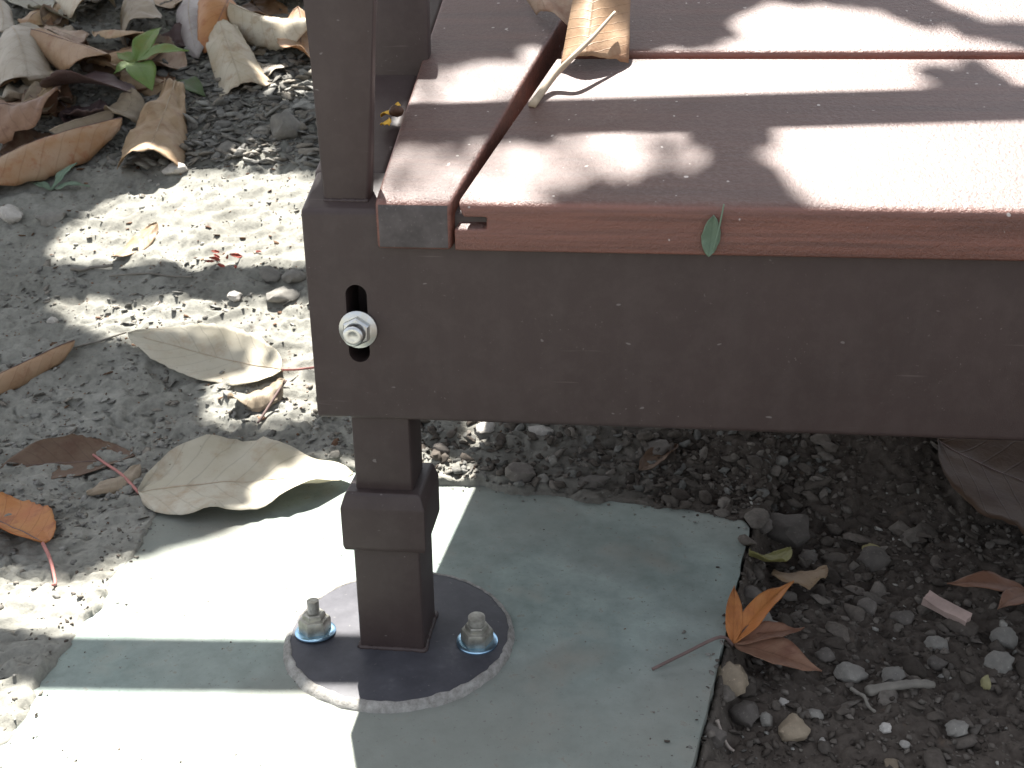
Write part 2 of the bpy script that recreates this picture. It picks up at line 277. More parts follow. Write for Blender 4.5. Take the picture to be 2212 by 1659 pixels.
def tube(pts, rad, n=8, taper=1.0, seed=0, rough=0.0):
    pts = [Vector(p) for p in pts]
    rnd = random.Random(seed)
    # smooth subdivision (Catmull-Rom)
    P = []
    for i in range(len(pts)-1):
        p0 = pts[max(i-1, 0)]; p1 = pts[i]; p2 = pts[i+1]; p3 = pts[min(i+2, len(pts)-1)]
        for k in range(5):
            t = k/5
            P.append(.5*((2*p1)+(p2-p0)*t+(2*p0-5*p1+4*p2-p3)*t*t+(3*p1-p0-3*p2+p3)*t**3))
    P.append(pts[-1])
    vs, fs = [], []
    for i, p in enumerate(P):
        d = (P[min(i+1, len(P)-1)]-P[max(i-1, 0)]).normalized()
        a = d.orthogonal().normalized() if abs(d.z) > .9 else Vector((0,0,1)).cross(d).normalized()
        b = d.cross(a)
        r = rad*(1+(taper-1)*i/(len(P)-1))*(1+rough*rnd.uniform(-1, 1))
        for k in range(n):
            t = 2*math.pi*k/n
            vs.append(p+a*math.cos(t)*r+b*math.sin(t)*r)
    for i in range(len(P)-1):
        for k in range(n):
            fs.append((i*n+k, i*n+(k+1) % n, (i+1)*n+(k+1) % n, (i+1)*n+k))
    fs.append(tuple(range(n-1, -1, -1)))
    fs.append(tuple((len(P)-1)*n+k for k in range(n)))
    return vs, fs

# gradient noise in numpy
def _hash(ix, iy, seed):
    h = (ix.astype(np.int64)*374761393 + iy.astype(np.int64)*668265263 + seed*144269501) & 0xffffffff
    h = ((h ^ (h >> 13))*1274126177) & 0xffffffff
    return (h ^ (h >> 16)) & 0xffffffff

def perlin(x, y, seed=0):
    x = np.asarray(x, float); y = np.asarray(y, float)
    ix = np.floor(x); iy = np.floor(y); fx = x-ix; fy = y-iy
    def g(jx, jy):
        a = _hash(ix+jx, iy+jy, seed)*(2*math.pi/4294967296.0)
        return np.cos(a)*(fx-jx)+np.sin(a)*(fy-jy)
    u = fx*fx*fx*(fx*(fx*6-15)+10); v = fy*fy*fy*(fy*(fy*6-15)+10)
    a = g(0, 0)*(1-u)+g(1, 0)*u
    b = g(0, 1)*(1-u)+g(1, 1)*u
    return (a*(1-v)+b*v)*1.5

def sstep(a, b, x):
    q = np.clip((x-a)/(b-a), 0, 1)
    return q*q*(3-2*q)

# ------------------------------------------------------------------ ground shape (metres)
def sp(v, k): return k*np.logaddexp(0, v/k)

def g_base(x, y):
    r = .38*(sp(y-.270, .030)-sp(y-1.700, .200))
    d = x-(.299+(y-.197)*.2322)
    return r-.032*sstep(-.005, .018, d)*(1-sstep(.2, .42, y))

SLAB = [(-.292, .310), (.2995, .2185), (.179, -.320), (-.233, -.320)]

def slab_sd(x, y):
    sd = np.full(np.shape(x), -9.0)
    who = np.zeros(np.shape(x), int)
    n = len(SLAB)
    for i in range(n):
        (x0, y0), (x1, y1) = SLAB[i], SLAB[(i+1) % n]
        l = math.hypot(x1-x0, y1-y0)
        nx, ny = -(y1-y0)/l, (x1-x0)/l
        d = (x-x0)*nx+(y-y0)*ny
        who = np.where(d > sd, i, who)
        sd = np.maximum(sd, d)
    return sd, who

def g_full(x, y):
    x = np.asarray(x, float); y = np.asarray(y, float)
    z = g_base(x, y)
    loose = sstep(.24, .36, x)*(1-sstep(.9, 1.4, y))            # stony loose soil right of the slab
    crust = 1-loose
    far = sstep(.45, .8, y)
    z = z+.006*perlin(x/.16, y/.16, 1)+.004*perlin(x/.06, y/.06, 2)*(1+loose)
    # broken crust: plates with small steps, flakes
    a = perlin(x/.030+.6*perlin(x/.02, y/.02, 9), y/.020, 3)
    z = z+.0026*np.tanh(a*5)*crust
    b = np.abs(perlin(x/.014, y/.009, 4))
    calm = sstep(.36, .44, y)*(1-sstep(.80, .90, y))
    patch = sstep(-.15, .35, perlin(x/.09, y/.09, 5)+.35*far-.45*calm)
    z = z+(.0045*b-.001)*(patch*crust+.3*far*(1-.7*calm))+.0016*perlin(x/.006, y/.005, 6)*(.35+.65*patch)
    c = np.abs(perlin(x/.022, y/.022, 7))
    z = z+(.008*c+.003*perlin(x/.008, y/.008, 8))*loose
    # short dark cracks and flake edges in the crust
    q = perlin(x/.034+.8*perlin(x/.03, y/.03, 15), y/.015, 14)
    w_ = sstep(-.05, .3, perlin(x/.05, y/.04, 16))
    z = z-.0080*np.exp(-(q/.05)**2)*w_*crust*(1-.8*calm)
    sd, who = slab_sd(x, y)
    over = np.where(who == 1, -.004, np.where(who == 2, -.05, .004+.010*perlin(x/.05, y/.05, 11)+.004*perlin(x/.013, y/.013, 12)))
    soil = np.where(who == 1, z, np.maximum(z, .0012+.0015*perlin(x/.02, y/.02, 13)+.2*np.maximum(z, 0)))
    near = sstep(-.02, .05, sd)
    soil = np.where(who == 1, z, soil*(1-near)+z*near)
    k = sstep(-.007, 0, sd+over)
    return soil*k-.025*(1-k)

def gpt(x, y):
    return float(g_base(np.array(x), np.array(y)))

# ------------------------------------------------------------------ materials
def newmat(name, rough=.6, spec=.3):
    m = bpy.data.materials.new(name)
    m.use_nodes = True
    nt = m.node_tree
    b = nt.nodes['Principled BSDF']
    b.inputs['Roughness'].default_value = rough
    b.inputs['Specular IOR Level'].default_value = spec
    return m, nt, b

def N(nt, t, **kw):
    n = nt.nodes.new(t)
    for k, v in kw.items():
        if k in n.inputs: n.inputs[k].default_value = v
        else: setattr(n, k, v)
    return n

def noise(nt, scale, detail=4, rough=.6, coord='Object', stretch=None):
    tc = N(nt, 'ShaderNodeTexCoord')
    out = tc.outputs[coord]
    if stretch:
        mp = N(nt, 'ShaderNodeMapping')
        mp.inputs['Scale'].default_value = stretch
        nt.links.new(out, mp.inputs['Vector']); out = mp.outputs[0]
    n = N(nt, 'ShaderNodeTexNoise', Scale=scale, Detail=detail, Roughness=rough)
    nt.links.new(out, n.inputs['Vector'])
    return n

def ramp(nt, src, stops):
    r = N(nt, 'ShaderNodeValToRGB')
    e = r.color_ramp.elements
    while len(e) < len(stops): e.new(.5)
    for i, (p, c) in enumerate(stops):
        e[i].position = p
        e[i].color = (c[0], c[1], c[2], 1) if isinstance(c, tuple) else (c, c, c, 1)
    nt.links.new(src, r.inputs[0])
    return r

def mix(nt, fac, a, b, mode='MIX'):
    n = N(nt, 'ShaderNodeMix', data_type='RGBA', blend_type=mode)
    for k, v in ((0, fac), (6, a), (7, b)):
        if isinstance(v, bpy.types.NodeSocket): nt.links.new(v, n.inputs[k])
        elif isinstance(v, (int, float)): n.inputs[k].default_value = v
        else: n.inputs[k].default_value = (v[0], v[1], v[2], 1)
    return n.outputs[2]

def bump(nt, b, src, strength, dist, prev=None):
    n = N(nt, 'ShaderNodeBump', Strength=strength, Distance=dist)
    nt.links.new(src, n.inputs['Height'])
    if prev: nt.links.new(prev, n.inputs['Normal'])
    nt.links.new(n.outputs[0], b.inputs['Normal'])
    return n.outputs[0]

def mat_paint():
    m, nt, b = newmat('brown_powder_coat', .5, .45)
    n1 = noise(nt, 9, 3)
    col = ramp(nt, n1.outputs[0], [(.3, (.042, .0285, .027)), (.7, (.054, .0365, .0345))]).outputs[0]
    sp_ = noise(nt, 420, 2, .5)
    mask = ramp(nt, sp_.outputs[0], [(.71, 0.0), (.77, 1.0)]).outputs[0]
    big = noise(nt, 26, 2)
    m2 = ramp(nt, big.outputs[0], [(.45, 0.0), (.7, .5)]).outputs[0]
    mm = mix(nt, 1.0, mask, m2, 'MULTIPLY')
    col = mix(nt, mm, col, (.24, .22, .20))
    dust = noise(nt, 60, 6, .7)
    dm = ramp(nt, dust.outputs[0], [(.45, 0.0), (.8, .10)]).outputs[0]
    col = mix(nt, dm, col, (.2, .17, .155))
    fl = noise(nt, 170, 1, .4, stretch=(.7, 1, 1.3))
    col = mix(nt, ramp(nt, fl.outputs[0], [(.77, 0.0), (.80, .5)]).outputs[0], col, (.24, .22, .21))
    scr = noise(nt, 130, 3, .6, stretch=(.08, 1, 1.6))
    sc2 = ramp(nt, scr.outputs[0], [(.70, 0.0), (.75, .35)]).outputs[0]
    col = mix(nt, sc2, col, (.17, .145, .135))
    drip = noise(nt, 55, 3, .6, stretch=(1, 1, .07))
    dr2 = ramp(nt, drip.outputs[0], [(.5, 0.0), (.85, .06)]).outputs[0]
    col = mix(nt, dr2, col, (.16, .14, .13))
    nt.links.new(col, b.inputs['Base Color'])
    f = noise(nt, 900, 2)
    p = bump(nt, b, f.outputs[0], .25, .0004)
    return m

def mat_plate():
    m, nt, b = newmat('weathered_plate_coat', .55, .4)
    n1 = noise(nt, 28, 6, .7)
    col = ramp(nt, n1.outputs[0], [(.35, (.036, .036, .044)), (.6, (.060, .060, .070)), (.8, (.13, .13, .135))]).outputs[0]
    n2 = noise(nt, 190, 3)
    mk = ramp(nt, n2.outputs[0], [(.68, 0.0), (.76, .7)]).outputs[0]
    col = mix(nt, mk, col, (.26, .25, .23))
    nt.links.new(col, b.inputs['Base Color'])
    bump(nt, b, n1.outputs[0], .4, .001)
    return m

def mat_wood(name, front=False):
    m, nt, b = newmat(name, .42, .85)
    g = noise(nt, 26, 6, .65, stretch=(.16, 2.2, 2.2))
    col = ramp(nt, g.outputs[0], [(.25, (.10, .034, .022)), (.5, (.165, .058, .038)), (.75, (.215, .080, .053))]).outputs[0]
    fg = noise(nt, 60, 5, .7, stretch=(.10, 4, 4))
    fgm = ramp(nt, fg.outputs[0], [(.42, .78), (.58, 1.08)]).outputs[0]
    col = mix(nt, 1.0, col, fgm, 'MULTIPLY')
    dust = noise(nt, 330, 4, .75)
    big = noise(nt, 14, 4, .6)
    bm_ = ramp(nt, big.outputs[0], [(.3, .35), (.7, 1.0)]).outputs[0]
    dm = ramp(nt, dust.outputs[0], [(.44, 0.0), (.60, .95)]).outputs[0]
    dm = mix(nt, 1.0, dm, bm_, 'MULTIPLY')
    geo = N(nt, 'ShaderNodeNewGeometry')                    # dust settles on faces that look up
    sep = N(nt, 'ShaderNodeSeparateXYZ'); nt.links.new(geo.outputs['Normal'], sep.inputs[0])
    upf = ramp(nt, sep.outputs['Z'], [(.2, .12), (.9, 1.0)]).outputs[0]
    dm = mix(nt, 1.0, dm, upf, 'MULTIPLY')
    top_mix = ramp(nt, sep.outputs['Z'], [(.55, 0.0), (.92, .62)]).outputs[0]
    col = mix(nt, top_mix, col, (.046, .029, .024))            # darker brown mixed into the top faces
    dm = mix(nt, 1.0, dm, (.25, .25, .25), 'MULTIPLY')
    col = mix(nt, dm, col, (.36, .30, .28))
    speck = noise(nt, 210, 1, .3)
    sm_ = ramp(nt, speck.outputs[0], [(.76, 0.0), (.80, 1.0)]).outputs[0]
    col = mix(nt, sm_, col, (.5, .45, .42))
    nt.links.new(col, b.inputs['Base Color'])
    rr = ramp(nt, dust.outputs[0], [(.4, .44), (.7, .60)]).outputs[0]
    nt.links.new(rr, b.inputs['Roughness'])
    p = bump(nt, b, dust.outputs[0], .6, .0020)
    p = bump(nt, b, g.outputs[0], .2, .0008, p)
    bump(nt, b, fg.outputs[0], .3, .0006, p)
    return m

def mat_concrete():
    m, nt, b = newmat('pale_concrete', .85, .25)
    n1 = noise(nt, 7, 5, .6)
    col = ramp(nt, n1.outputs[0], [(.3, (.222, .274, .250)), (.55, (.290, .342, .315)), (.75, (.345, .395, .365))]).outputs[0]
    n2 = noise(nt, 45, 6, .7)
    st = ramp(nt, n2.outputs[0], [(.3, .74), (.7, 1.08)]).outputs[0]
    col = mix(nt, 1.0, col, st, 'MULTIPLY')
    rust = noise(nt, 11, 4, .6)
    rm = ramp(nt, rust.outputs[0], [(.54, 0.0), (.74, .5)]).outputs[0]
    col = mix(nt, rm, col, (.30, .25, .20))
    big = noise(nt, 3.2, 3, .5)
    bg = ramp(nt, big.outputs[0], [(.42, 0.0), (.60, .65)]).outputs[0]
    col = mix(nt, bg, col, (.235, .235, .205))
    damp = noise(nt, 5.5, 2, .4)
    dp = ramp(nt, damp.outputs[0], [(.47, 1.0), (.51, .86)]).outputs[0]
    col = mix(nt, 1.0, col, dp, 'MULTIPLY')
    grit = noise(nt, 90, 3, .8)
    gm = ramp(nt, grit.outputs[0], [(.61, 0.0), (.70, .6)]).outputs[0]
    col = mix(nt, gm, col, (.20, .17, .14))
    pit_ = noise(nt, 240, 3)
    pm = ramp(nt, pit_.outputs[0], [(.30, .7), (.36, 0.0)]).outputs[0]
    col = mix(nt, pm, col, (.13, .12, .11))
    nt.links.new(col, b.inputs['Base Color'])
    p = bump(nt, b, n2.outputs[0], .35, .0018)
    bump(nt, b, pit_.outputs[0], .3, .0008, p)
    return m

def mat_mortar():
    m, nt, b = newmat('grout', .9, .2)
    n2 = noise(nt, 120, 6, .75)
    col = ramp(nt, n2.outputs[0], [(.3, (.17, .16, .145)), (.55, (.33, .32, .30)), (.75, (.43, .42, .39))]).outputs[0]
    nt.links.new(col, b.inputs['Base Color'])
    bump(nt, b, n2.outputs[0], .6, .003)
    return m

def mat_soil():
    m, nt, b = newmat('dry_soil', .95, .15)
    n1 = noise(nt, 10, 5, .6)
    col = ramp(nt, n1.outputs[0], [(.3, (.178, .174, .152)), (.5, (.236, .233, .206)), (.7, (.29, .286, .256))]).outputs[0]
    n2 = noise(nt, 130, 6, .7)
    st = ramp(nt, n2.outputs[0], [(.25, .62), (.5, .95), (.75, 1.15)]).outputs[0]
    col = mix(nt, 1.0, col, st, 'MULTIPLY')
    tc = N(nt, 'ShaderNodeTexCoord')
    sep = N(nt, 'ShaderNodeSeparateXYZ'); nt.links.new(tc.outputs['Object'], sep.inputs[0])
    wob = noise(nt, 9, 3)
    ad = N(nt, 'ShaderNodeMath', operation='MULTIPLY_ADD'); nt.links.new(wob.outputs[0], ad.inputs[0]); ad.inputs[1].default_value = .16
    nt.links.new(sep.outputs['X'], ad.inputs[2])
    lm = ramp(nt, ad.outputs[0], [(.06, 0.0), (.34, 1.0)]).outputs[0]   # darker stony loam right of the slab
    dk = ramp(nt, n2.outputs[0], [(.3, (.060, .049, .041)), (.6, (.100, .085, .072)), (.8, (.15, .13, .113))]).outputs[0]
    col = mix(nt, lm, col, dk)
    br = noise(nt, 70, 2)
    bmk = ramp(nt, br.outputs[0], [(.66, 0.0), (.74, .5)]).outputs[0]
    col = mix(nt, bmk, col, (.13, .095, .07))
    nt.links.new(col, b.inputs['Base Color'])
    p = bump(nt, b, n2.outputs[0], .5, .003)
    n3 = noise(nt, 600, 3)
    bump(nt, b, n3.outputs[0], .3, .0008, p)
    return m

def mat_stone(name, c, var=.25):
    m, nt, b = newmat(name, .85, .2)
    n1 = noise(nt, 60, 5, .65)
    lo = tuple(v*(1-var) for v in c); hi = tuple(v*(1+var) for v in c)
    col = ramp(nt, n1.outputs[0], [(.3, lo), (.7, hi)]).outputs[0]
    n2 = noise(nt, 420, 2)
    col = mix(nt, ramp(nt, n2.outputs[0], [(.62, 0.0), (.72, .5)]).outputs[0], col, tuple(min(1, v*1.9) for v in c))
    oi = N(nt, 'ShaderNodeObjectInfo')
    rb = ramp(nt, oi.outputs['Random'], [(0, .8), (1, 1.2)]).outputs[0]
    col = mix(nt, 1.0, col, rb, 'MULTIPLY')
    nt.links.new(col, b.inputs['Base Color'])
    bump(nt, b, n1.outputs[0], .5, .002)
    return m

def mat_gravel():
    m, nt, b = newmat('soil_chips', .92, .15)
    at = N(nt, 'ShaderNodeAttribute', attribute_name='tint')
    n2 = noise(nt, 260, 4)
    st = ramp(nt, n2.outputs[0], [(.25, .7), (.75, 1.2)]).outputs[0]
    col = mix(nt, 1.0, at.outputs['Color'], st, 'MULTIPLY')
    nt.links.new(col, b.inputs['Base Color'])
    bump(nt, b, n2.outputs[0], .4, .001)
    return m

def mat_zinc():
    m, nt, b = newmat('zinc_plating', .32, .5)
    b.inputs['Metallic'].default_value = 1.0
    n1 = noise(nt, 90, 4)
    col = ramp(nt, n1.outputs[0], [(.3, (.52, .53, .52)), (.5, (.66, .68, .68)), (.7, (.70, .67, .58))]).outputs[0]
    nt.links.new(col, b.inputs['Base Color'])
    rr = ramp(nt, n1.outputs[0], [(.3, .26), (.7, .48)]).outputs[0]
    nt.links.new(rr, b.inputs['Roughness'])
    return m

def mat_washer():
    m, nt, b = newmat('blue_zinc', .28, .5)
    b.inputs['Metallic'].default_value = 1.0
    n1 = noise(nt, 120, 3)
    col = ramp(nt, n1.outputs[0], [(.3, (.30, .52, .72)), (.7, (.50, .74, .92))]).outputs[0]
    nt.links.new(col, b.inputs['Base Color'])
    return m

def mat_dirty_steel():
    m, nt, b = newmat('dull_steel', .5, .5)
    b.inputs['Metallic'].default_value = .75
    n1 = noise(nt, 160, 5)
    col = ramp(nt, n1.outputs[0], [(.3, (.22, .21, .18)), (.6, (.42, .41, .36)), (.8, (.5, .46, .36))]).outputs[0]
    nt.links.new(col, b.inputs['Base Color'])
    return m

LEAFCOL = {
 'pale_beige': ((.50, .455, .345), (.57, .53, .43), (.42, .31, .20)),
 'tan_pale': ((.44, .35, .235), (.55, .49, .38), (.30, .17, .09)),
 'tan': ((.34, .225, .13), (.41, .30, .19), (.24, .12, .06)),
 'tan_pink': ((.38, .25, .19), (.46, .34, .25), (.28, .14, .09)),
 'brown_tan': ((.33, .195, .105), (.41, .275, .17), (.26, .12, .06)),
 'brown': ((.22, .12, .07), (.30, .18, .115), (.14, .06, .035)),
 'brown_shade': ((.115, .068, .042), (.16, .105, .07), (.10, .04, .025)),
 'orange_brown': ((.36, .19, .085), (.42, .29, .19), (.30, .10, .035)),
 'orange_tan': ((.38, .23, .12), (.44, .32, .20), (.33, .13, .05)),
 'orange': ((.45, .19, .07), (.50, .25, .11), (.33, .10, .04)),
 'red_orange': ((.42, .14, .045), (.48, .22, .07), (.20, .045, .025)),
 'red_brown': ((.24, .15, .10), (.30, .24, .18), (.22, .05, .035)),
 'grey_tan': ((.26, .20, .135), (.34, .28, .205), (.17, .13, .09)),
 'grey_pale': ((.36, .30, .235), (.45, .40, .33), (.25, .20, .15)),
 'grey_mauve': ((.33, .28, .27), (.40, .36, .34), (.24, .17, .15)),
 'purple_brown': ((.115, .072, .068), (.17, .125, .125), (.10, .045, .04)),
 'olive': ((.25, .225, .155), (.30, .29, .23), (.17, .14, .09)),
 'tan_dull': ((.27, .18, .10), (.33, .24, .15), (.2, .11, .06)),
 'yellow_green': ((.24, .23, .07), (.32, .30, .12), (.15, .13, .05)),
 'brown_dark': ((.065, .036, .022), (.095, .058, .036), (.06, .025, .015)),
 'green': ((.12, .20, .045), (.17, .25, .07), (.20, .19, .05)),
 'green_dark': ((.05, .09, .035), (.08, .12, .05), (.09, .09, .04)),
 'green_grey': ((.14, .22, .15), (.20, .27, .20), (.12, .15, .10)),
 'maple_orange': ((.50, .17, .045), (.55, .24, .08), (.36, .12, .05)),
 'maple_brown': ((.22, .105, .065), (.28, .16, .105), (.15, .06, .04)),
 'canopy': ((.05, .10, .025), (.08, .14, .04), (.06, .09, .03)),
}

def mat_leaf(name):
    a, bb, c = LEAFCOL[name]
    m, nt, b = newmat('leaf_'+name, .55, .35)
    n1 = noise(nt, 22, 5, .6)
    col = ramp(nt, n1.outputs[0], [(.3, a), (.62, bb)]).outputs[0]
    n2 = noise(nt, 34, 4, .7)
    col = mix(nt, ramp(nt, n2.outputs[0], [(.52, 0.0), (.74, .75)]).outputs[0], col, c)
    sp_ = noise(nt, 260, 2)
    col = mix(nt, ramp(nt, sp_.outputs[0], [(.70, 0.0), (.76, .7)]).outputs[0], col, tuple(v*.35 for v in c))
    hgt = None
    if name != 'canopy':
        uv = N(nt, 'ShaderNodeUVMap')
        sep = N(nt, 'ShaderNodeSeparateXYZ'); nt.links.new(uv.outputs[0], sep.inputs[0])
        # side veins: lines that run forward from the midrib; v in 0..1 with the midrib at .5
        av = N(nt, 'ShaderNodeMath', operation='ADD'); nt.links.new(sep.outputs['Y'], av.inputs[0]); av.inputs[1].default_value = -.5
        ab = N(nt, 'ShaderNodeMath', operation='ABSOLUTE'); nt.links.new(av.outputs[0], ab.inputs[0])
        mu = N(nt, 'ShaderNodeMath', operation='MULTIPLY_ADD'); nt.links.new(ab.outputs[0], mu.inputs[0]); mu.inputs[1].default_value = -.42
        nt.links.new(sep.outputs['X'], mu.inputs[2])
        fr = N(nt, 'ShaderNodeMath', operation='MULTIPLY'); nt.links.new(mu.outputs[0], fr.inputs[0]); fr.inputs[1].default_value = 9
        pp = N(nt, 'ShaderNodeMath', operation='PINGPONG'); nt.links.new(fr.outputs[0], pp.inputs[0]); pp.inputs[1].default_value = .5
        vein = ramp(nt, pp.outputs[0], [(0, 1.0), (.06, 0.0)]).outputs[0]
        mid = ramp(nt, ab.outputs[0], [(0, 1.0), (.025, 0.0)]).outputs[0]
        vm = mix(nt, 1.0, vein, mid, 'ADD')
        fade = mix(nt, 1.0, vm, (.33, .33, .33), 'MULTIPLY')
        col = mix(nt, fade, col, tuple(v*.55 for v in a))
        hgt = vm
    nt.links.new(col, b.inputs['Base Color'])
    p = bump(nt, b, n2.outputs[0], .35, .003)
    if hgt is not None:
        bump(nt, b, hgt, .35, .0008, p)
    # thin dry tissue lets a little light through
    tr = N(nt, 'ShaderNodeBsdfTranslucent'); nt.links.new(col, tr.inputs['Color'])
    ms = N(nt, 'ShaderNodeMixShader'); ms.inputs[0].default_value = .18
    nt.links.new(b.outputs[0], ms.inputs[1]); nt.links.new(tr.outputs[0], ms.inputs[2])
    nt.links.new(ms.outputs[0], nt.nodes['Material Output'].inputs['Surface'])
    return m

def mat_plain(name, c, rough=.7, var=.2, scale=80):
    m, nt, b = newmat(name, rough, .3)
    n1 = noise(nt, scale, 4)
    nt.links.new(ramp(nt, n1.outputs[0], [(.3, tuple(v*(1-var) for v in c)), (.7, tuple(v*(1+var) for v in c))]).outputs[0], b.inputs['Base Color'])
    bump(nt, b, n1.outputs[0], .4, .001)
    return m

PAINT = mat_paint(); PLATE = mat_plate(); WOOD = mat_wood('varnished_red_brown_wood')
CONC = mat_concrete(); MORT = mat_mortar(); SOIL = mat_soil(); ZINC = mat_zinc(); WASH = mat_washer(); STEEL = mat_dirty_steel()
LM = {k: mat_leaf(k) for k in LEAFCOL}
SM = {'stone_grey': mat_stone('grey_stone', (.21, .20, .18)), 'stone_pale': mat_stone('pale_stone', (.40, .38, .35)),
      'stone_dark': mat_stone('dark_stone', (.125, .112, .10)), 'stone_tan': mat_stone('tan_stone', (.25, .205, .15)),
      'stone_yellow': mat_stone('yellow_stone', (.28, .25, .12))}
TW = {'twig_grey': mat_plain('grey_bark', (.20, .185, .16)), 'twig_pale': mat_plain('pale_bark', (.36, .31, .27)),
      'stalk_red': mat_plain('red_stalk', (.40, .17, .15)), 'stalk_tan': mat_plain('tan_stalk', (.42, .34, .25)),
      'stalk_brown': mat_plain('brown_stalk', (.16, .11, .10))}
BARK = mat_plain('tree_bark', (.12, .10, .085), .9, .4, 40)

# ------------------------------------------------------------------ ground
def axis(fine0, fine1, step, grow=1.35, end=22, maxstep=2.5):
    a = list(np.arange(fine0, fine1, step))
    s = step; hi = []; v = a[-1]
    while v < end:
        s = min(s*grow, maxstep); v += s; hi.append(v)
    s = step; lo = []; v = a[0]
    while v > -end:
        s = min(s*grow, maxstep); v -= s; lo.append(v)
    return np.array(lo[::-1]+a+hi)

def build_ground():
    xs = axis(-1.16, .80, .0028)
    ya = list(np.arange(-.36, .45, .0024)); s = .0024; v = ya[-1]
    while v < 1.65:
        s = min(s*1.01, .006); v += s; ya.append(v)
    while v < 22:
        s = min(s*1.35, 2.5); v += s; ya.append(v)
    lo = []; s = .0024; v = ya[0]
    while v > -22:
        s = min(s*1.35, 2.5); v -= s; lo.append(v)
    ys = np.array(lo[::-1]+ya)
    X, Y = np.meshgrid(xs, ys)
    Z = g_full(X, Y)
    nx, ny = len(xs), len(ys)
    co = np.stack([X, Y, Z], -1).reshape(-1, 3).astype(np.float32)
    i = np.arange((nx-1)*(ny-1)); r = i//(nx-1); c = i % (nx-1)
    a = r*nx+c
    f = np.stack([a, a+1, a+nx+1, a+nx], 1).astype(np.int32)
    me = bpy.data.meshes.new('ground')
    me.vertices.add(len(co)); me.vertices.foreach_set('co', co.ravel())
    me.loops.add(f.size); me.loops.foreach_set('vertex_index', f.ravel())
    me.polygons.add(len(f)); me.polygons.foreach_set('loop_start', np.arange(len(f), dtype=np.int32)*4)
    me.update(calc_edges=True)
    me.polygons.foreach_set('use_smooth', np.ones(len(f), bool))
    o = link('ground', me, SOIL)
    o['kind'] = 'structure'; o['label'] = 'grey dry soil with crumbs of crust and dark stony earth at right'
    return o
build_ground()

# ------------------------------------------------------------------ concrete slab
def build_slab():
    rnd = random.Random(4)
    pts = []
    n = len(SLAB)
    rad = [.01, .028, .01, .01]
    for i in range(n):
        p = Vector(SLAB[i]); a = Vector(SLAB[i-1]); b = Vector(SLAB[(i+1) % n])
        u = (a-p).normalized(); v = (b-p).normalized()
        s = p+u*rad[i]; e = p+v*rad[i]
        for k in range(9):
            t = k/8
            pts.append((1-t)**2*s+2*t*(1-t)*p+t*t*e)
        nxt = Vector(SLAB[(i+1) % n]); e2 = nxt-(nxt-p).normalized()*rad[(i+1) % n]
        m_ = 40
        d = (e2-e); nn = Vector((d.y, -d.x)).normalized()
        for k in range(1, m_):
            q = e+d*(k/m_)
            j = float(perlin(np.array(q.x/.04), np.array(q.y/.04), 20))*.0022+float(perlin(np.array(q.x/.012), np.array(q.y/.012), 21))*.0009
            pts.append(q+nn*j)
    bm = bmesh.new()
    top = [bm.verts.new((q.x, q.y, 0)) for q in pts]
    bot = [bm.verts.new((q.x, q.y, -.07)) for q in pts]
    tf = bm.faces.new(top)
    m_ = len(top)
    for i in range(m_):
        bm.faces.new((top[i], bot[i], bot[(i+1) % m_], top[(i+1) % m_]))
    bm.faces.new(bot[::-1])
    bevel(bm, .003, 2, edges=list(tf.edges))
    root = empty('concrete_slab', (0, 0, 0))
    tag(root, 'pale grey concrete footing slab under the bench leg', 'concrete slab')
    link('slab_block', bm_mesh('slab_block', bm), CONC, root)
    # grout ring around the foot plate
    vs, fs = [], []
    n = 160
    for k in range(n):
        t = 2*math.pi*k/n
        c_, s_ = math.cos(t), math.sin(t)
        no = lambda sc_, sd: float(perlin(np.array(c_*sc_+9), np.array(s_*sc_+5), sd))
        wid = .0050*(1+.6*max(0, math.cos(t-R(250))))
        ri = .0852+.0010*no(9, 30)+.0008*no(25, 31)
        ro = .0868+wid*.6+.0009*no(6, 32)+.0007*no(20, 33)
        h = .0058+.0007*no(14, 34)
        for (r, z) in ((ri-.001, .0030), (ri, h*.98), (ri+.0012, h+.0004), ((ri+ro)/2+.0008, h*.75), (ro, .0012), (ro+.001, -.003)):
            vs.append((.0015+r*c_, -.0013+r*s_, z))
    q = 6
    for k in range(n):
        for j in range(q-1):
            a = k*q+j; b_ = ((k+1) % n)*q+j
            fs.append((a, b_, b_+1, a+1))
    link('grout_ring', mesh('grout_ring', vs, fs, True), MORT, root)
build_slab()

# ------------------------------------------------------------------ bench
T = math.tan(R(22)); CT = math.cos(R(22)); ST = math.sin(R(22))
bench = empty('bench', (0, 0, 0))
tag(bench, 'wooden bench with dark brown metal frame and one adjustable leg', 'bench')

def seat_pt(x, dep, h=0.0):
    """x across, dep = distance up the seat from its front edge, h above the seat face (metres)"""
    return Vector((x, -.038+dep*CT-h*ST, .3527+dep*ST+h*CT))

def bool_cut(me_obj, cutter):
    md = me_obj.modifiers.new('cut', 'BOOLEAN'); md.object = cutter; md.operation = 'DIFFERENCE'; md.solver = 'EXACT'
    dg = bpy.context.evaluated_depsgraph_get()
    ne = bpy.data.meshes.new_from_object(me_obj.evaluated_get(dg))
    me_obj.modifiers.clear()
    me_obj.data = ne
    bpy.data.objects.remove(cutter)

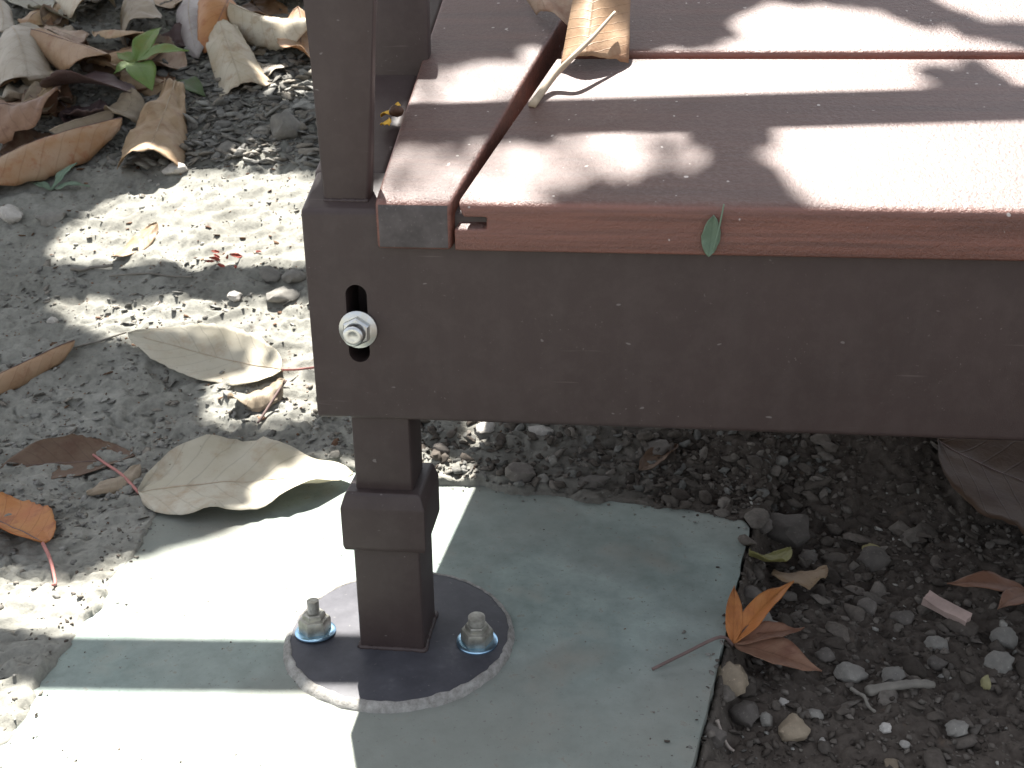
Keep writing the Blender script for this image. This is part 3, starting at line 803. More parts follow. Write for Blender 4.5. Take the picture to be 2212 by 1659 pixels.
# front rail: sloped top, long slot
xe = 2.0
bm = hexa_bm(((-.0425,-.030,.199),(xe,-.030,.199),(xe,.014,.199),(-.0425,.014,.199),(-.0425,-.030,.3450),(xe,-.030,.3450),(xe,.014,.3450+.044*T),(-.0425,.014,.3450+.044*T)))
bevel(bm, .0040, 4)
rail = link('front_rail', bm_mesh('front_rail', bm, True, 35), PAINT, bench)
bm = bmesh.new()
ring0, ring1 = [], []
for k in range(25):
    t = math.pi*k/24
    ring0.append((-.0090+.0072*math.cos(t), .2885+.0072*math.sin(t)))
for k in range(25):
    t = math.pi+math.pi*k/24
    ring0.append((-.0092+.0072*math.cos(t), .2485+.0072*math.sin(t)))
a = [bm.verts.new((x, -.05, z)) for x, z in ring0]; b = [bm.verts.new((x, .004, z)) for x, z in ring0]
bm.faces.new(a); bm.faces.new(b[::-1])
for i in range(len(a)):
    bm.faces.new((a[i], b[i], b[(i+1) % len(a)], a[(i+1) % len(a)]))
cutter = link('cutter', bm_mesh('cutter', bm))
bool_cut(rail, cutter)
rail.data.materials.clear(); rail.data.materials.append(PAINT)
rail['label'] = 'deep brown rail with a long slot and a bolt near its left end'

# side rail running back and up with the seat
y0, y1 = .0135, .57
def rail_top(y): return .3445+(y+.030)*T
bm = hexa_bm(((-.0445,y0,.258),(.0060,y0,.258),(.0060,y1,.258+(y1-y0)*T),(-.0445,y1,.258+(y1-y0)*T),(-.0445,y0,rail_top(y0)),(.0060,y0,rail_top(y0)),(.0060,y1,rail_top(y1)),(-.0445,y1,rail_top(y1))))
bevel(bm, .004, 3)
link('side_rail', bm_mesh('side_rail', bm, True, 35), PAINT, bench)
# back rail
bm = box_bm(.007, xe, .53, .569, .39, .535)
bevel(bm, .004, 3)
link('back_rail', bm_mesh('back_rail', bm, True, 35), PAINT, bench)

# posts: flat bars
def post(name, pts, th, w=.003):
    p = [(x, y, z) for (x, y, z) in pts] + [(x, y+th, z) for (x, y, z) in pts]
    bm = bmesh.new()
    n = len(pts)
    v = [bm.verts.new(q) for q in p]
    bm.faces.new(v[:n]); bm.faces.new(v[n:][::-1])
    for i in range(n):
        bm.faces.new((v[i], v[n+i], v[n+(i+1) % n], v[(i+1) % n]))
    bevel(bm, w, 3)
    return link(name, bm_mesh(name, bm, True, 40), PAINT, bench)
zf = .3440
post('post', [(-.0297,-.0192,zf),(.0008,-.0192,zf),(.0105,-.0192,.475),(.0150,-.0192,.62),(.0150,-.0192,.80),(-.0340,-.0192,.80),(-.0340,-.0192,.62),(-.0330,-.0192,.475)], .013, .0035)
post('post', [(-.0400,.1413,rail_top(.1413)-.004),(.0142,.1413,rail_top(.1413)-.004),(.0146,.1413,.482),(-.0400,.1413,.482)], .014)

# leg
def sq(name, h, z0, z1, bev, mat=PAINT, top=None):
    if top is None:
        bm = box_bm(-h, h, -h, h, z0, z1)
    else:
        bm = bmesh.new()
        lv = [(h-.0012, z0), (h, z0+.004), (h, top), (h-.0032, z1-.0015), (h-.0046, z1)]
        rings = []
        for (q, z) in lv:
            rings.append([bm.verts.new((sx*q, sy*q, z)) for sx, sy in ((-1,-1),(1,-1),(1,1),(-1,1))])
        for a, b in zip(rings, rings[1:]):
            for i in range(4):
                bm.faces.new((a[i], a[(i+1) % 4], b[(i+1) % 4], b[i]))
        bm.faces.new(rings[0][::-1]); bm.faces.new(rings[-1])
    bevel(bm, bev, 3)
    return link(name, bm_mesh(name, bm, True, 30), mat, bench)
lower = sq('leg', .0250, .0045, .0965, .0028)
lower['label'] = 'wider lower tube of the adjustable leg standing on the foot plate'
upper = sq('leg', .0209, .1385, .1995, .0024)
upper['label'] = 'narrower upper tube of the adjustable leg below the rail'
sq('leg_collar', .0308, .0935, .1400, .0012, top=.1285)
# weld beads
def bead(name, pts, rad, seed):
    tv, tf = tube(pts, rad, 8, 1.0, seed, .28)
    link(name, mesh(name, tv, tf, True), PAINT, bench)
q_ = .0252
def side(a, c, n):
    a = Vector(a); c = Vector(c)
    return [a.lerp(c, k/n) for k in range(n+1)]
bead('weld_bead', side((-q_, -q_, .0056), (q_, -q_, .0056), 6)+side((q_, -q_, .0056), (q_, q_, .0056), 6)[1:]+side((q_, q_, .0056), (-q_, q_, .0056), 6)[1:]+side((-q_, q_, .0056), (-q_, -q_, .0056), 6)[1:], .0019, 3)
bead('weld_bead', side((-.0290, -.0196, .3492), (.0005, -.0196, .3492), 7), .0013, 4)
# foot plate
bm = bmesh.new()
bmesh.ops.create_cone(bm, cap_ends=True, segments=96, radius1=.0860, radius2=.0860, depth=.0048, matrix=Matrix.Translation((.0015, -.0013, .0026)))
bevel(bm, .0008, 2, [e for e in bm.edges if abs(e.verts[0].co.z-e.verts[1].co.z) < 1e-6])
link('foot_plate', bm_mesh('foot_plate', bm, True, 30), PLATE, bench)

def lathe_bm(prof, n=32, cap=True):
    bm = bmesh.new()
    rings = []
    for (r, z) in prof:
        rings.append([bm.verts.new((r*math.cos(2*math.pi*k/n), r*math.sin(2*math.pi*k/n), z)) for k in range(n)])
    for a, b in zip(rings, rings[1:]):
        for i in range(n):
            bm.faces.new((a[i], a[(i+1) % n], b[(i+1) % n], b[i]))
    if cap:
        bm.faces.new(rings[0][::-1]); bm.faces.new(rings[-1])
    return bm

def thread(r, z0, z1, pitch=.0013):
    p = [(r, z0)]
    z = z0
    while z+pitch < z1:
        p += [(r*.86, z+pitch*.5), (r, z+pitch)]
        z += pitch
    p += [(r*.7, z1)]
    return p

def anchor(x, y, rz, tilt, stud_h, stud_r):
    z = .0052
    nut = link('anchor_nut', bm_mesh('anchor_nut', hexnut(.0126, .0128, .0076), True, 25), STEEL, bench, (x, y, z+.0022))
    nut.rotation_euler = (tilt, 0, rz)
    w = link('washer', bm_mesh('washer', lathe_bm([(.0150, -.0021), (.0160, -.0016), (.0160, -.0004), (.0152, .0002), (.0125, .0006)]), True, 40), WASH, nut)
    st = link('stud', bm_mesh('stud', lathe_bm(thread(stud_r, .0, stud_h), 20), True, 50), STEEL, nut)
    return nut

def hexnut(r, h, top_r):
    bm = lathe_bm([(r*.97, 0), (r, .0008), (r, h*.72), (r*.93, h*.86), (top_r*1.22, h*.93), (top_r*1.15, h*1.18), (top_r, h*1.24)], 6)
    return bm
anchor(-.0646, -.0092, .35, R(-3), .0265, .0047)
anchor(.0639, -.0106, .1, R(4), .0225, .0066)
# bolt in the rail slot, axis towards the camera side
bolt = link('flange_bolt', bm_mesh('flange_bolt', lathe_bm([(.0122, -.001), (.0131, .0006), (.0130, .0016), (.0098, .0030), (.0090, .0032)]), True, 35), ZINC, bench, (-.0087, -.0305, .2652))
bolt.rotation_euler = (R(90), 0, 0)
hx = link('hex_nut', bm_mesh('hex_nut', lathe_bm([(.0098, .0020), (.0100, .0030), (.0100, .0075), (.0088, .0086), (.0070, .0090)], 6), True, 25), ZINC, bolt)
hx.rotation_euler = (0, 0, .45)
link('bolt_end', bm_mesh('bolt_end', lathe_bm([(.0071, .004), (.0072, .0150), (.0066, .0163), (.0052, .0170), (.0030, .0166), (.0012, .0162)]), True, 40), ZINC, bolt)

# seat boards
MIT = .2585        # slant of the slat ends
def round_front(bm, a, b_, bev, seg, big):
    e = bm.edges.get((a, b_))
    bevel(bm, big, 5, [e])
    bm.normal_update()
    sharp = [e for e in bm.edges if len(e.link_faces) == 2 and e.calc_face_angle() > R(40)]
    bevel(bm, bev, seg, sharp)

def prism_seat(name, prof, depth, x_right, slant_first, bev, mat=WOOD, dep0=0.0, slant0=0.0, seg=3):
    """prof: outline in (x, h) seen from the front; the first slant_first points move right with depth"""
    bm = bmesh.new()
    f, b_ = [], []
    for i, (x, h) in enumerate(prof):
        s = MIT if i < slant_first else 0
        f.append(bm.verts.new(seat_pt(x+s*dep0, dep0, h)))
        b_.append(bm.verts.new(seat_pt(x+s*(dep0+depth), dep0+depth, h)))
    n = len(prof)
    bm.faces.new(f[::-1]); bm.faces.new(b_)
    for i in range(n):
        bm.faces.new((f[i], f[(i+1) % n], b_[(i+1) % n], b_[i]))
    bmesh.ops.recalc_face_normals(bm, faces=bm.faces)
    round_front(bm, f[0], f[-1], bev, seg, .0062 if dep0 == 0 else .006)
    return link(name, bm_mesh(name, bm, True, 40), mat, bench)

def front_vertical(o):
    """shear the front end so that the front face is upright"""
    for v in o.data.vertices:
        co = v.co
        dep = (co.y+.038)*CT+(co.z-.3527)*ST
        if dep < .03:
            h = -(co.y+.038)*ST+(co.z-.3527)*CT
            co.y += h*ST*(1-max(dep, 0)/.03)

sl = [(.0612, 0), (.0650, -.0100), (.0795, -.0100), (.0795, -.0180), (.0590, -.0180), (.0590, -.0335), (1.98, -.0335), (1.98, 0)]
s1 = prism_seat('seat_slat', sl, .1960, 1.98, 6, .0018)
front_vertical(s1)
s1['label'] = 'front seat slat with a notch in its left end'
sl2 = [(.0612, .0015), (.0612, -.0320), (1.98, -.0320), (1.98, .0015)]
s2 = prism_seat('seat_slat', sl2, .20, 1.98, 2, .0040, dep0=.2040)
s3 = prism_seat('seat_slat', sl2, .20, 1.98, 2, .0040, dep0=.4120)  # out of view, added to darken the ground under the seat
s3['label'] = 'unseen third seat slat added behind the view'
s2['label'] = 'second seat slat at the top of the view'
# end board
bm = bmesh.new()
pr = [(0.0, .0088, .0570), (.61, .0088, .0570+.61*.205)]
v = []
for (d_, xa, xb) in pr:
    v.append([bm.verts.new(seat_pt(x, d_, h)) for (x, h) in ((xa, .0), (xa, -.0335), (xb, -.0335), (xb, .0))])
bm.faces.new(v[0][::-1]); bm.faces.new(v[1])
for i in range(4):
    bm.faces.new((v[0][i], v[0][(i+1) % 4], v[1][(i+1) % 4], v[1][i]))
bmesh.ops.recalc_face_normals(bm, faces=bm.faces)
round_front(bm, v[0][0], v[0][3], .0034, 4, .0075)
eb = link('end_board', bm_mesh('end_board', bm, True, 40), WOOD, bench)
front_vertical(eb)
eb.data.materials.append(mat_stone('weathered_end_grain', (.100, .090, .088), .3))
for f_ in eb.data.polygons:
    if f_.normal.y < -.93: f_.material_index = 1
eb['label'] = 'tapering end board beside the post'

# ------------------------------------------------------------------ overhanging tree (above the view)
def tree():
    root = empty('overhanging_tree', (-1.6, 2.6, .55))
    tag(root, 'leafy tree overhanging the bench and dappling its light, above the view', 'tree')
    def part(name, pts, r0, taper, seed):
        vs, fs = tube(pts, r0, 12, taper, seed, .05)
        vs = [v-root.location for v in vs]
        return link(name, mesh(name, vs, fs, True), BARK, root)
    part('trunk', [(-1.6, 2.6, .3), (-1.58, 2.58, 1.2), (-1.5, 2.5, 2.2), (-1.52, 2.45, 3.4)], .16, .5, 1)
    part('limb', [(-1.5, 2.5, 2.1), (-1.3, 1.9, 2.05), (-1.22, 1.2, 1.95), (-1.1, .4, 1.9)], .06, .3, 2)
    part('limb', [(-1.5, 2.5, 1.9), (-.9, 2.62, 2.1), (0, 2.4, 2.2), (.9, 1.9, 2.1)], .07, .3, 3)
    # unseen bars added to cast the straight shadow bands on seat, slab and soil
    def bar(a, b, rad, up, seed, lo=.25):
        d = SUNV/SUNV.z*up
        a = Vector(a); b = Vector(b); e = (b-a)
        vs, fs = tube([a-e*lo+d, a+d, b+d, b+e*.3+d], rad, 10, .9, seed, .01)
        vs = [v-root.location for v in vs]
        link('shadow_bar', mesh('shadow_bar', vs, fs, True), BARK, root)
    bar((-.009, .054, .390), (.431, .083, .402), .0185, .62, 4, .02)
    bar((-.330, -.064, 0), (-.080, -.046, 0), .032, .95, 5)
    bar((-.62, .575, .12), (-.20, .580, .12), .030, 1.0, 6)
    # foliage
    rnd = np.random.RandomState(7)
    n = 90000
    z = 1.85+.4*rnd.rand(n)
    px = -1.65+2.35*rnd.rand(n); py = .25+2.15*rnd.rand(n)      # on the level z = 2 along the sun
    ln = .026+.026*rnd.rand(n); wd = ln*(.5+.15*rnd.rand(n)); az = rnd.rand(n)*2*math.pi
    tx = rnd.normal(0, .35, n); ty = rnd.normal(0, .35, n)
    k = (2.0-z)
    cx = px-SUNV.x/SUNV.z*k; cy = py-SUNV.y/SUNV.z*k
    cs, sn = np.cos(az), np.sin(az)
    outline = [(-.5, 0), (-.25, .36), (.1, .5), (.5, 0), (.1, -.5), (-.25, -.36)]
    P = []
    for (u, v_) in outline:
        lx = u*ln; ly = v_*wd
        x = lx*cs-ly*sn; y = lx*sn+ly*cs
        zz = x*tx+y*ty
        P.append(np.stack([cx+x, cy+y, z+zz], 1))
    P = np.stack(P, 1)                                             # n,6,3
    kk = 2.0-P[..., 2]
    qx = P[..., 0]+SUNV.x/SUNV.z*kk; qy = P[..., 1]+SUNV.y/SUNV.z*kk
    qx = np.concatenate([qx, qx.mean(1, keepdims=True)], 1); qy = np.concatenate([qy, qy.mean(1, keepdims=True)], 1)
    e_ = .006
    qx, qy = (np.concatenate([q+e_*d for d in dd], 1) for q, dd in ((qx, (0, 1, -1, 0, 0)), (qy, (0, 0, 0, 1, -1))))
    bad = np.zeros(n, bool)
    for poly in GAPS:
        pl = np.array(poly, float)/1000
        ins = np.zeros(qx.shape, bool)
        j = len(pl)-1
        for i in range(len(pl)):
            xi, yi = pl[i]; xj, yj = pl[j]
            c_ = ((yi > qy) != (yj > qy)) & (qx < (xj-xi)*(qy-yi)/((yj-yi) if yj != yi else 1e-9)+xi)
            ins ^= c_
            j = i
        bad |= ins.any(1)
    P = P[~bad]
    # a thin veil of higher, smaller leaves added to dim the sun in some openings
    for gi, cov in ((9, .62), (11, .68), (1, .10)):
        pl = np.array(GAPS[gi], float)/1000
        lo_, hi_ = pl.min(0), pl.max(0)
        cnt = int(cov*(hi_-lo_).prod()/(.02*.013*.65))
        c = lo_+(hi_-lo_)*rnd.rand(cnt, 2)
        zc = 3.0+.6*rnd.rand(cnt); az_ = rnd.rand(cnt)*6.283
        Q = []
        for (u, v_) in outline:
            lx, ly = u*.020, v_*.013
            Q.append(np.stack([c[:, 0]-SUNV.x/SUNV.z*(2-zc)+lx*np.cos(az_)-ly*np.sin(az_), c[:, 1]-SUNV.y/SUNV.z*(2-zc)+lx*np.sin(az_)+ly*np.cos(az_), zc+.3*lx], 1))
        P = np.concatenate([P, np.stack(Q, 1)])
    m_ = len(P)
    me = bpy.data.meshes.new('foliage')
    co = (P-np.array(root.location)).reshape(-1, 3)
    faces = [tuple(range(6*i, 6*i+6)) for i in range(m_)]
    me.from_pydata(co.tolist(), [], faces); me.update()
    fo = link('foliage', me, LM['canopy'], root)
    fo['kind'] = 'stuff'
tree()

# ------------------------------------------------------------------ leaves
NSL = Vector((0, -.355, .935))
def leaf_geo(L, W, o):
    nu, nv = o.get('nu', 30), o.get('nv', 14)
    rnd = random.Random(o.get('seed', 0))
    se = o.get('seed', 0)
    a_ = o.get('prof', .95)
    curl, bend, wav, twist = o.get('curl', .3), o.get('bend', 0), o.get('wav', 3)*.001, o.get('twist', rnd.uniform(-.35, .35))
    off = o.get('off', rnd.uniform(-.25, .25))
    pos = Vector((0, 0)); vs, uvs = [], []
    for i in range(nu+1):
        u = i/nu
        if o.get('fan'):
            pr = .22+.78*u**1.3
            pr *= 1-.25*max(0, (u-.93)/.07)
        else:
            pr = max(.012, (math.sin(math.pi*min(1, u**a_)))**(o.get('sharp', .72)))
        tear = [1+.10*float(perlin(np.array(u*7+se), np.array(sd_*3.1+se), se+2))+.05*float(perlin(np.array(u*22+se), np.array(sd_*5.3), se+3)) for sd_ in (0, 1)] if not o.get('clean') else [1, 1]
        pr *= 1+.02*math.sin(u*95+se)+.012*math.sin(u*210+se)
        ph = bend*(u-.5)*2+.08*math.sin(u*5+se)
        if i: pos = pos+Vector((math.cos(ph), math.sin(ph)))*(L/nu)
        tw = twist*(u-.5)*2
        for j in range(nv+1):
            v = -1+2*j/nv
            cc = curl*(1+.25*math.sin(u*4+se))
            if abs(cc) < .02: cc = .02
            Rr = (W/2)/cc
            th = cc*(v*pr*(tear[0] if v < 0 else tear[1])-off*pr)
            ya = Rr*math.sin(th); zb = Rr*(1-math.cos(th))
            # spiral outward so that tightly rolled layers do not meet
            g = 1-.06*abs(th)
            ya *= g; zb = Rr-(Rr-zb)*g
            e = abs(v)**1.5
            zb += wav*e*(float(perlin(np.array(u*4.3+se), np.array(v*1.4+se*.7), se))*1.3+.35*math.sin(u*17+se+v))
            zb += wav*.35*float(perlin(np.array(u*9+se), np.array(v*3.0+7), se+1))
            zb -= .0006*math.exp(-(v/.08)**2)
            yy = ya*math.cos(tw)-zb*math.sin(tw); zz = ya*math.sin(tw)+zb*math.cos(tw)
            vs.append(Vector((pos.x-math.sin(ph)*zz, yy, pos.y+math.cos(ph)*zz)))
            uvs.append((u, j/nv))
    # straighten chord onto x axis
    endp = Vector((pos.x, 0, pos.y)); ang = math.atan2(pos.y, pos.x); k = L/max(pos.length, 1e-6)
    M = Matrix.Rotation(ang, 3, 'Y')
    vs = [M @ v*k for v in vs]
    fs = [(i*(nv+1)+j, (i+1)*(nv+1)+j, (i+1)*(nv+1)+j+1, i*(nv+1)+j+1) for i in range(nu) for j in range(nv)]
    return vs, fs, uvs

def uv_mesh(name, vs, fs, uvs):
    me = mesh(name, vs, fs, True)
    ul = me.uv_layers.new(name='UVMap')
    idx = np.zeros(len(me.loops), int); me.loops.foreach_get('vertex_index', idx)
    ul.data.foreach_set('uv', np.array(uvs)[idx].ravel())
    return me

def frame(base, tip, normal, roll):
    X = (tip-base).normalized()
    Y = normal.cross(X).normalized(); Z = X.cross(Y)
    Rm = Matrix.Rotation(roll, 3, X)
    Y = Rm @ Y; Z = Rm @ Z
    return Matrix((X, Y, Z)).transposed()

def settle(vs, lift):
    a = np.array([tuple(v) for v in vs])
    gz = g_full(a[:, 0], a[:, 1])
    gz = np.maximum(gz, np.where(slab_sd(a[:, 0], a[:, 1])[0] < 0, 0, -9))
    cl = np.sort(a[:, 2]-gz)
    return -cl[int(len(cl)*.04)]+lift-.001

def add_thick(o, th=.0005):
    md = o.modifiers.new('thickness', 'SOLIDIFY'); md.thickness = th; md.offset = 0

for (name, mat, b3, t3, w, o, stalk, lab) in LEAVES:
    base = Vector(b3)*.001; tip = Vector(t3)*.001
    nrm = Vector((0, 0, 1)) if base.y < .26 else NSL
    M = frame(base, tip, nrm, R(o.get('roll', 0)))
    vs, fs, uvs = leaf_geo((tip-base).length, w*.001, o)
    wv = [base+M @ v for v in vs]
    dz = settle(wv, o.get('lift', 0)*.001)
    wv = [v+Vector((0, 0, dz))-base for v in wv]
    me = uv_mesh('blade', wv, fs, uvs)
    root = empty(name, base)
    tag(root, lab, 'leaf', 'dry leaves on the ground')
    bl = link('blade', me, LM[mat], root)
    add_thick(bl)
    nv = o.get('nv', 14)
    mid = [wv[i*(nv+1)+nv//2]+Vector((0, 0, .0003)) for i in range(0, o.get('nu', 30)-2, 3)]
    if w >= 60:
        tv, tf = tube(mid, .0009, 5, .35)
        link('midrib', mesh('midrib', tv, tf, True), TW['stalk_tan'] if mat.startswith(('tan', 'grey', 'pale')) else TW['stalk_brown'], root)
    if stalk:
        pts = [wv[nv//2]]
        for k, q in enumerate(stalk[1:]):
            qv = Vector(q)*.001
            h = .006 if k < len(stalk)-2 else .004
            pts.append(Vector((qv.x, qv.y, float(g_full(np.array(qv.x), np.array(qv.y)))+h))-base)
        red = 'red stalk' in lab or 'flat leaf lying' in lab or 'curved' in lab
        tv, tf = tube(pts, .0017, 7, .8)
        link('stalk', mesh('stalk', tv, tf, True), TW['stalk_red' if red else 'stalk_brown'], root)

# lobed leaves (each lobe a pointed petal grown from one base)
def lobed(name, base, head, lobes, mats, label, group, normal, lift, size, stalk=None, stalk_mat='stalk_brown', cupped=.3):
    """lobes: (angle deg from head, length, width, rise deg, material)"""
    root = empty(name, base)
    tag(root, label, 'leaf', group)
    X = Vector((math.cos(head), math.sin(head), 0)); X = (X-normal*X.dot(normal)).normalized()
    Y = normal.cross(X)
    allv = []
    parts = []
    for i, (ang, L, W, rise, mt) in enumerate(lobes):
        vs, fs, uvs = leaf_geo(L*size, W*size, dict(nu=16, nv=8, curl=cupped, bend=-.25, wav=2, seed=50+i, prof=.8, sharp=1.25, twist=0, off=0, clean=1))
        d = (X*math.cos(R(ang))+Y*math.sin(R(ang)))*math.cos(R(rise))+normal*math.sin(R(rise))
        yy = normal.cross(d).normalized(); zz = d.cross(yy)
        M = Matrix((d, yy, zz)).transposed()
        wv = [base+M @ v+normal*(.0004*i) for v in vs]
        parts.append((wv, fs, uvs, mt)); allv += wv
    dz = settle(allv, lift)
    for (wv, fs, uvs, mt) in parts:
        o = link('lobe', uv_mesh('lobe', [v+Vector((0, 0, dz))-base for v in wv], fs, uvs), LM[mt], root)
        add_thick(o, .0004)
    if stalk:
        tv, tf = tube([Vector((0, 0, dz))]+[Vector(q)-base for q in stalk], .0014, 7, .9)
        link('stalk', mesh('stalk', tv, tf, True), TW[stalk_mat], root)
    return root

GL = 'green and lobed leaves'
MM = .001
lobed('green_leaf', Vector((-.671, 1.106, .36)), R(20), [(62, .100, .042, 12, 'green'), (-12, .098, .046, 10, 'green'), (-75, .110, .050, -4, 'green'), (-135, .05, .03, 0, 'green'), (130, .05, .03, 5, 'green')], None,
      'green and yellow lobed leaf lying on the brown leaf pile', GL, NSL, .030, 1.0, None)
lobed('green_leaf', Vector((-.600, 1.092, .31)), R(-40), [(0, .095, .042, 2, 'green_dark')], None,
      'dark green narrow leaf beside the bright green leaf', GL, NSL, .006, 1.0)
lobed('green_leaf', Vector((-.672, .775, .20)), R(40), [(15, .055, .016, 25, 'green_grey'), (-35, .06, .014, 6, 'green_grey'), (120, .04, .014, 4, 'green_grey')], None,
      'small grey green sprig under the orange rolled leaf', GL, NSL, .003, 1.0)
lobed('lobed_leaf', Vector((.262, .018, 0)), R(20), [(66, .058, .018, 24, 'maple_orange'), (26, .088, .023, 18, 'maple_orange'), (-6, .066, .024, 8, 'maple_brown'), (-40, .078, .038, 0, 'maple_brown')], None,
      'orange lobed leaf with long stalk leaning on the slab edge', 'lobed leaves', Vector((0, -.15, 1)).normalized(), .006, .88,
      stalk=[(.250, .004, .012), (.222, -.014, .008), (.198, -.028, .0025)], cupped=.7)
lobed('lobed_leaf', Vector((.530, .140, -.03)), R(190), [(30, .05, .022, 12, 'maple_brown'), (-12, .070, .024, 4, 'maple_brown'), (75, .05, .02, 6, 'maple_brown'), (180, .06, .03, 4, 'maple_brown')], None,
      'reddish brown lobed leaf at the right edge', 'lobed leaves', Vector((0, -.2, 1)).normalized(), .006, 1.0)

# leaf on the seat
def seat_leaf():
    root = empty('dry_leaf', seat_pt(.120, .19, .004))
    tag(root, 'folded tan brown leaf with a long pale stalk lying on the bench seat', 'leaf')
    def patch(name, quad, mat, sag, seed, nu=16, nv=16):
        q = [Vector(c)*MM for c in quad]           # a b (bottom l, r)  c d (top l, r)
        vs, uvs, fs = [], [], []
        nrm = (q[1]-q[0]).cross(q[2]-q[0]).normalized()
        for i in range(nu+1):
            u = i/nu
            for j in range(nv+1):
                v = j/nv
                p = (q[0]*(1-v)+q[1]*v)*(1-u)+(q[2]*(1-v)+q[3]*v)*u
                p = p+nrm*(sag*math.sin(math.pi*v)+.004*float(perlin(np.array(u*2.2+seed), np.array(v*2.2+seed), seed)))
                ed = .0016*float(perlin(np.array(v*9+seed), np.array(2.5+seed), seed))
                p = p+(q[2]-q[0]).normalized()*ed*(1-u)
                vs.append(p-root.location); uvs.append((u, .5+.8*(v-.35)))
        for i in range(nu):
            for j in range(nv):
                fs.append((i*(nv+1)+j, i*(nv+1)+j+1, (i+1)*(nv+1)+j+1, (i+1)*(nv+1)+j))
        o = link(name, uv_mesh(name, vs, fs, uvs), LM[mat], root)
        add_thick(o)
    patch('blade', [RL[0], RL[1], RL[2], RL[3]], 'brown_tan', .010, 3)  # darker leaf colour stands in for shade on this blade
    patch('blade', [LL[0], LL[1], LL[2], LL[3]], 'tan_pink', .012, 5)
    tv, tf = tube([Vector(c)*MM-root.location for c in STK], .0030, 8, .35)
    link('stalk', mesh('stalk', tv, tf, True), TW['stalk_tan'], root)
RL = [(116, 124, 422), (166, 131, 423), (124, 175, 477), (166, 187, 475)]
LL = [(92, 204, 455), (126, 172, 442), (70, 246, 480), (124, 198, 470)]
STK = [(99, 74, 399), (111, 97, 415), (126, 104, 430), (140, 122, 443), (155, 144, 459)]
seat_leaf()

# scraps on the bench
def petal(name, mat, pts_w, parent, loc, curl, seed, L, W, M):
    vs, fs, uvs = leaf_geo(L, W, dict(nu=12, nv=6, curl=curl, bend=.3, wav=1, seed=seed, twist=.1, off=0))
    o = link(name, uv_mesh(name, [loc+M @ v for v in vs], fs, uvs), mat, parent)
    add_thick(o, .0004)
    return o
sc_root = empty('leaf_scrap', (.218, -.040, .322))
tag(sc_root, 'small grey green leaf scrap stuck on the front of the seat slat', 'leaf')
Mv = Matrix(((.05, 1, 0), (0, .12, -1), (1, 0, 0)))
petal('blade', LM['green_grey'], None, sc_root, Vector((.0005, -.001, 0)), .5, 61, .026, .012, Mv)
tv, tf = tube([(.003, -.0015, .004), (.0055, -.0018, .018), (.0075, -.0012, .033)], .0007, 5, .7)
link('stalk', mesh('stalk', tv, tf, True), LM['green_grey'], sc_root)

YEL = mat_plain('yellow_flake', (.62, .36, .04), .5, .2, 300)
HUSK = mat_plain('dark_husk', (.07, .035, .02), .45, .4, 300)
ys_root = empty('yellow_scrap', seat_pt(.003, .108, .0))
tag(ys_root, 'tiny yellow and dark brown scrap caught between post and end board', 'scrap')
Ms = Matrix(((.30, .95, .0), (.93, -.3, .25), (.2, .1, .97)))
petal('yellow_flake', YEL, None, ys_root, Vector((-.007, -.006, .003)), -1.2, 71, .022, .015, Ms)
petal('yellow_flake', YEL, None, ys_root, Vector((-.004, -.024, -.002)), -.9, 72, .010, .008, Ms)
bm = bmesh.new()
bmesh.ops.create_icosphere(bm, subdivisions=3, radius=1)
for v in bm.verts:
    k = 1+.22*float(perlin(np.array(v.co.x*2+3), np.array(v.co.y*2+v.co.z), 5))
    v.co = Vector((v.co.x*.0052, v.co.y*.0050, v.co.z*.0040))*k
link('brown_husk', bm_mesh('brown_husk', bm, True), HUSK, ys_root, (.0030, -.009, .0045))

# ------------------------------------------------------------------ stones, twigs, chips
def rock(seed, sx, sy, sz, sub=3):
    rnd = random.Random(seed)
    bm = bmesh.new()
    bmesh.ops.create_icosphere(bm, subdivisions=sub, radius=1)
    planes = [(Vector((rnd.gauss(0, 1), rnd.gauss(0, 1), rnd.gauss(0, 1))).normalized(), rnd.uniform(.62, .88)) for _ in range(11)]
    for v in bm.verts:
        for n_, d_ in planes:
            s = v.co.dot(n_)
            if s > d_: v.co -= n_*(s-d_)*.8
        v.co *= 1+.16*float(perlin(np.array(v.co.x*2.3+seed), np.array(v.co.y*2.3+v.co.z*1.7), seed))
        v.co = Vector((v.co.x*sx, v.co.y*sy, v.co.z*sz))
    return bm_mesh('stone', bm, True, 38)

for i, (xy, size, mat, lab) in enumerate(STONES):
    rnd = random.Random(100+i)
    sx = size[0]*MM*.5*1.12; sz = max(size[1]*MM*.5*.95, .004); sy = (sx+sz)*.5
    x, y = xy[0]*MM, xy[1]*MM
    me = rock(100+i, sx, sy, sz)
    gz = float(g_full(np.array(x), np.array(y)))
    if slab_sd(np.array(x), np.array(y))[0] < 0: gz = max(gz, gpt(x, y))
    o = link('stone', me, SM[mat], None, (x, y, gz+sz*.35))
    o.rotation_euler = (rnd.uniform(-.3, .3), rnd.uniform(-.3, .3), rnd.uniform(-.6, .6))
    tag(o, lab, 'stone', 'stones in the soil')

for i, (a3, b3, r, mat, lab) in enumerate(TWIGS):
    rnd = random.Random(300+i)
    a = Vector(a3)*MM; b = Vector(b3)*MM
    pts = []
    for k in range(5):
        t = k/4
        q = a.lerp(b, t)
        g = max(float(g_full(np.array(q.x), np.array(q.y))), gpt(q.x, q.y))
        side = Vector((-(b-a).y, (b-a).x, 0)).normalized()*rnd.uniform(-1, 1)*(b-a).length*.03
        pts.append(Vector((q.x, q.y, g+r*MM*1.2+.0015))+side)
    tv, tf = tube([p_-pts[0] for p_ in pts], r*MM, 7, .75, i, .12)
    o = link('twig', mesh('twig', tv, tf, True), TW[mat], None, pts[0])
    tag(o, lab, 'twig', 'twigs on the ground')

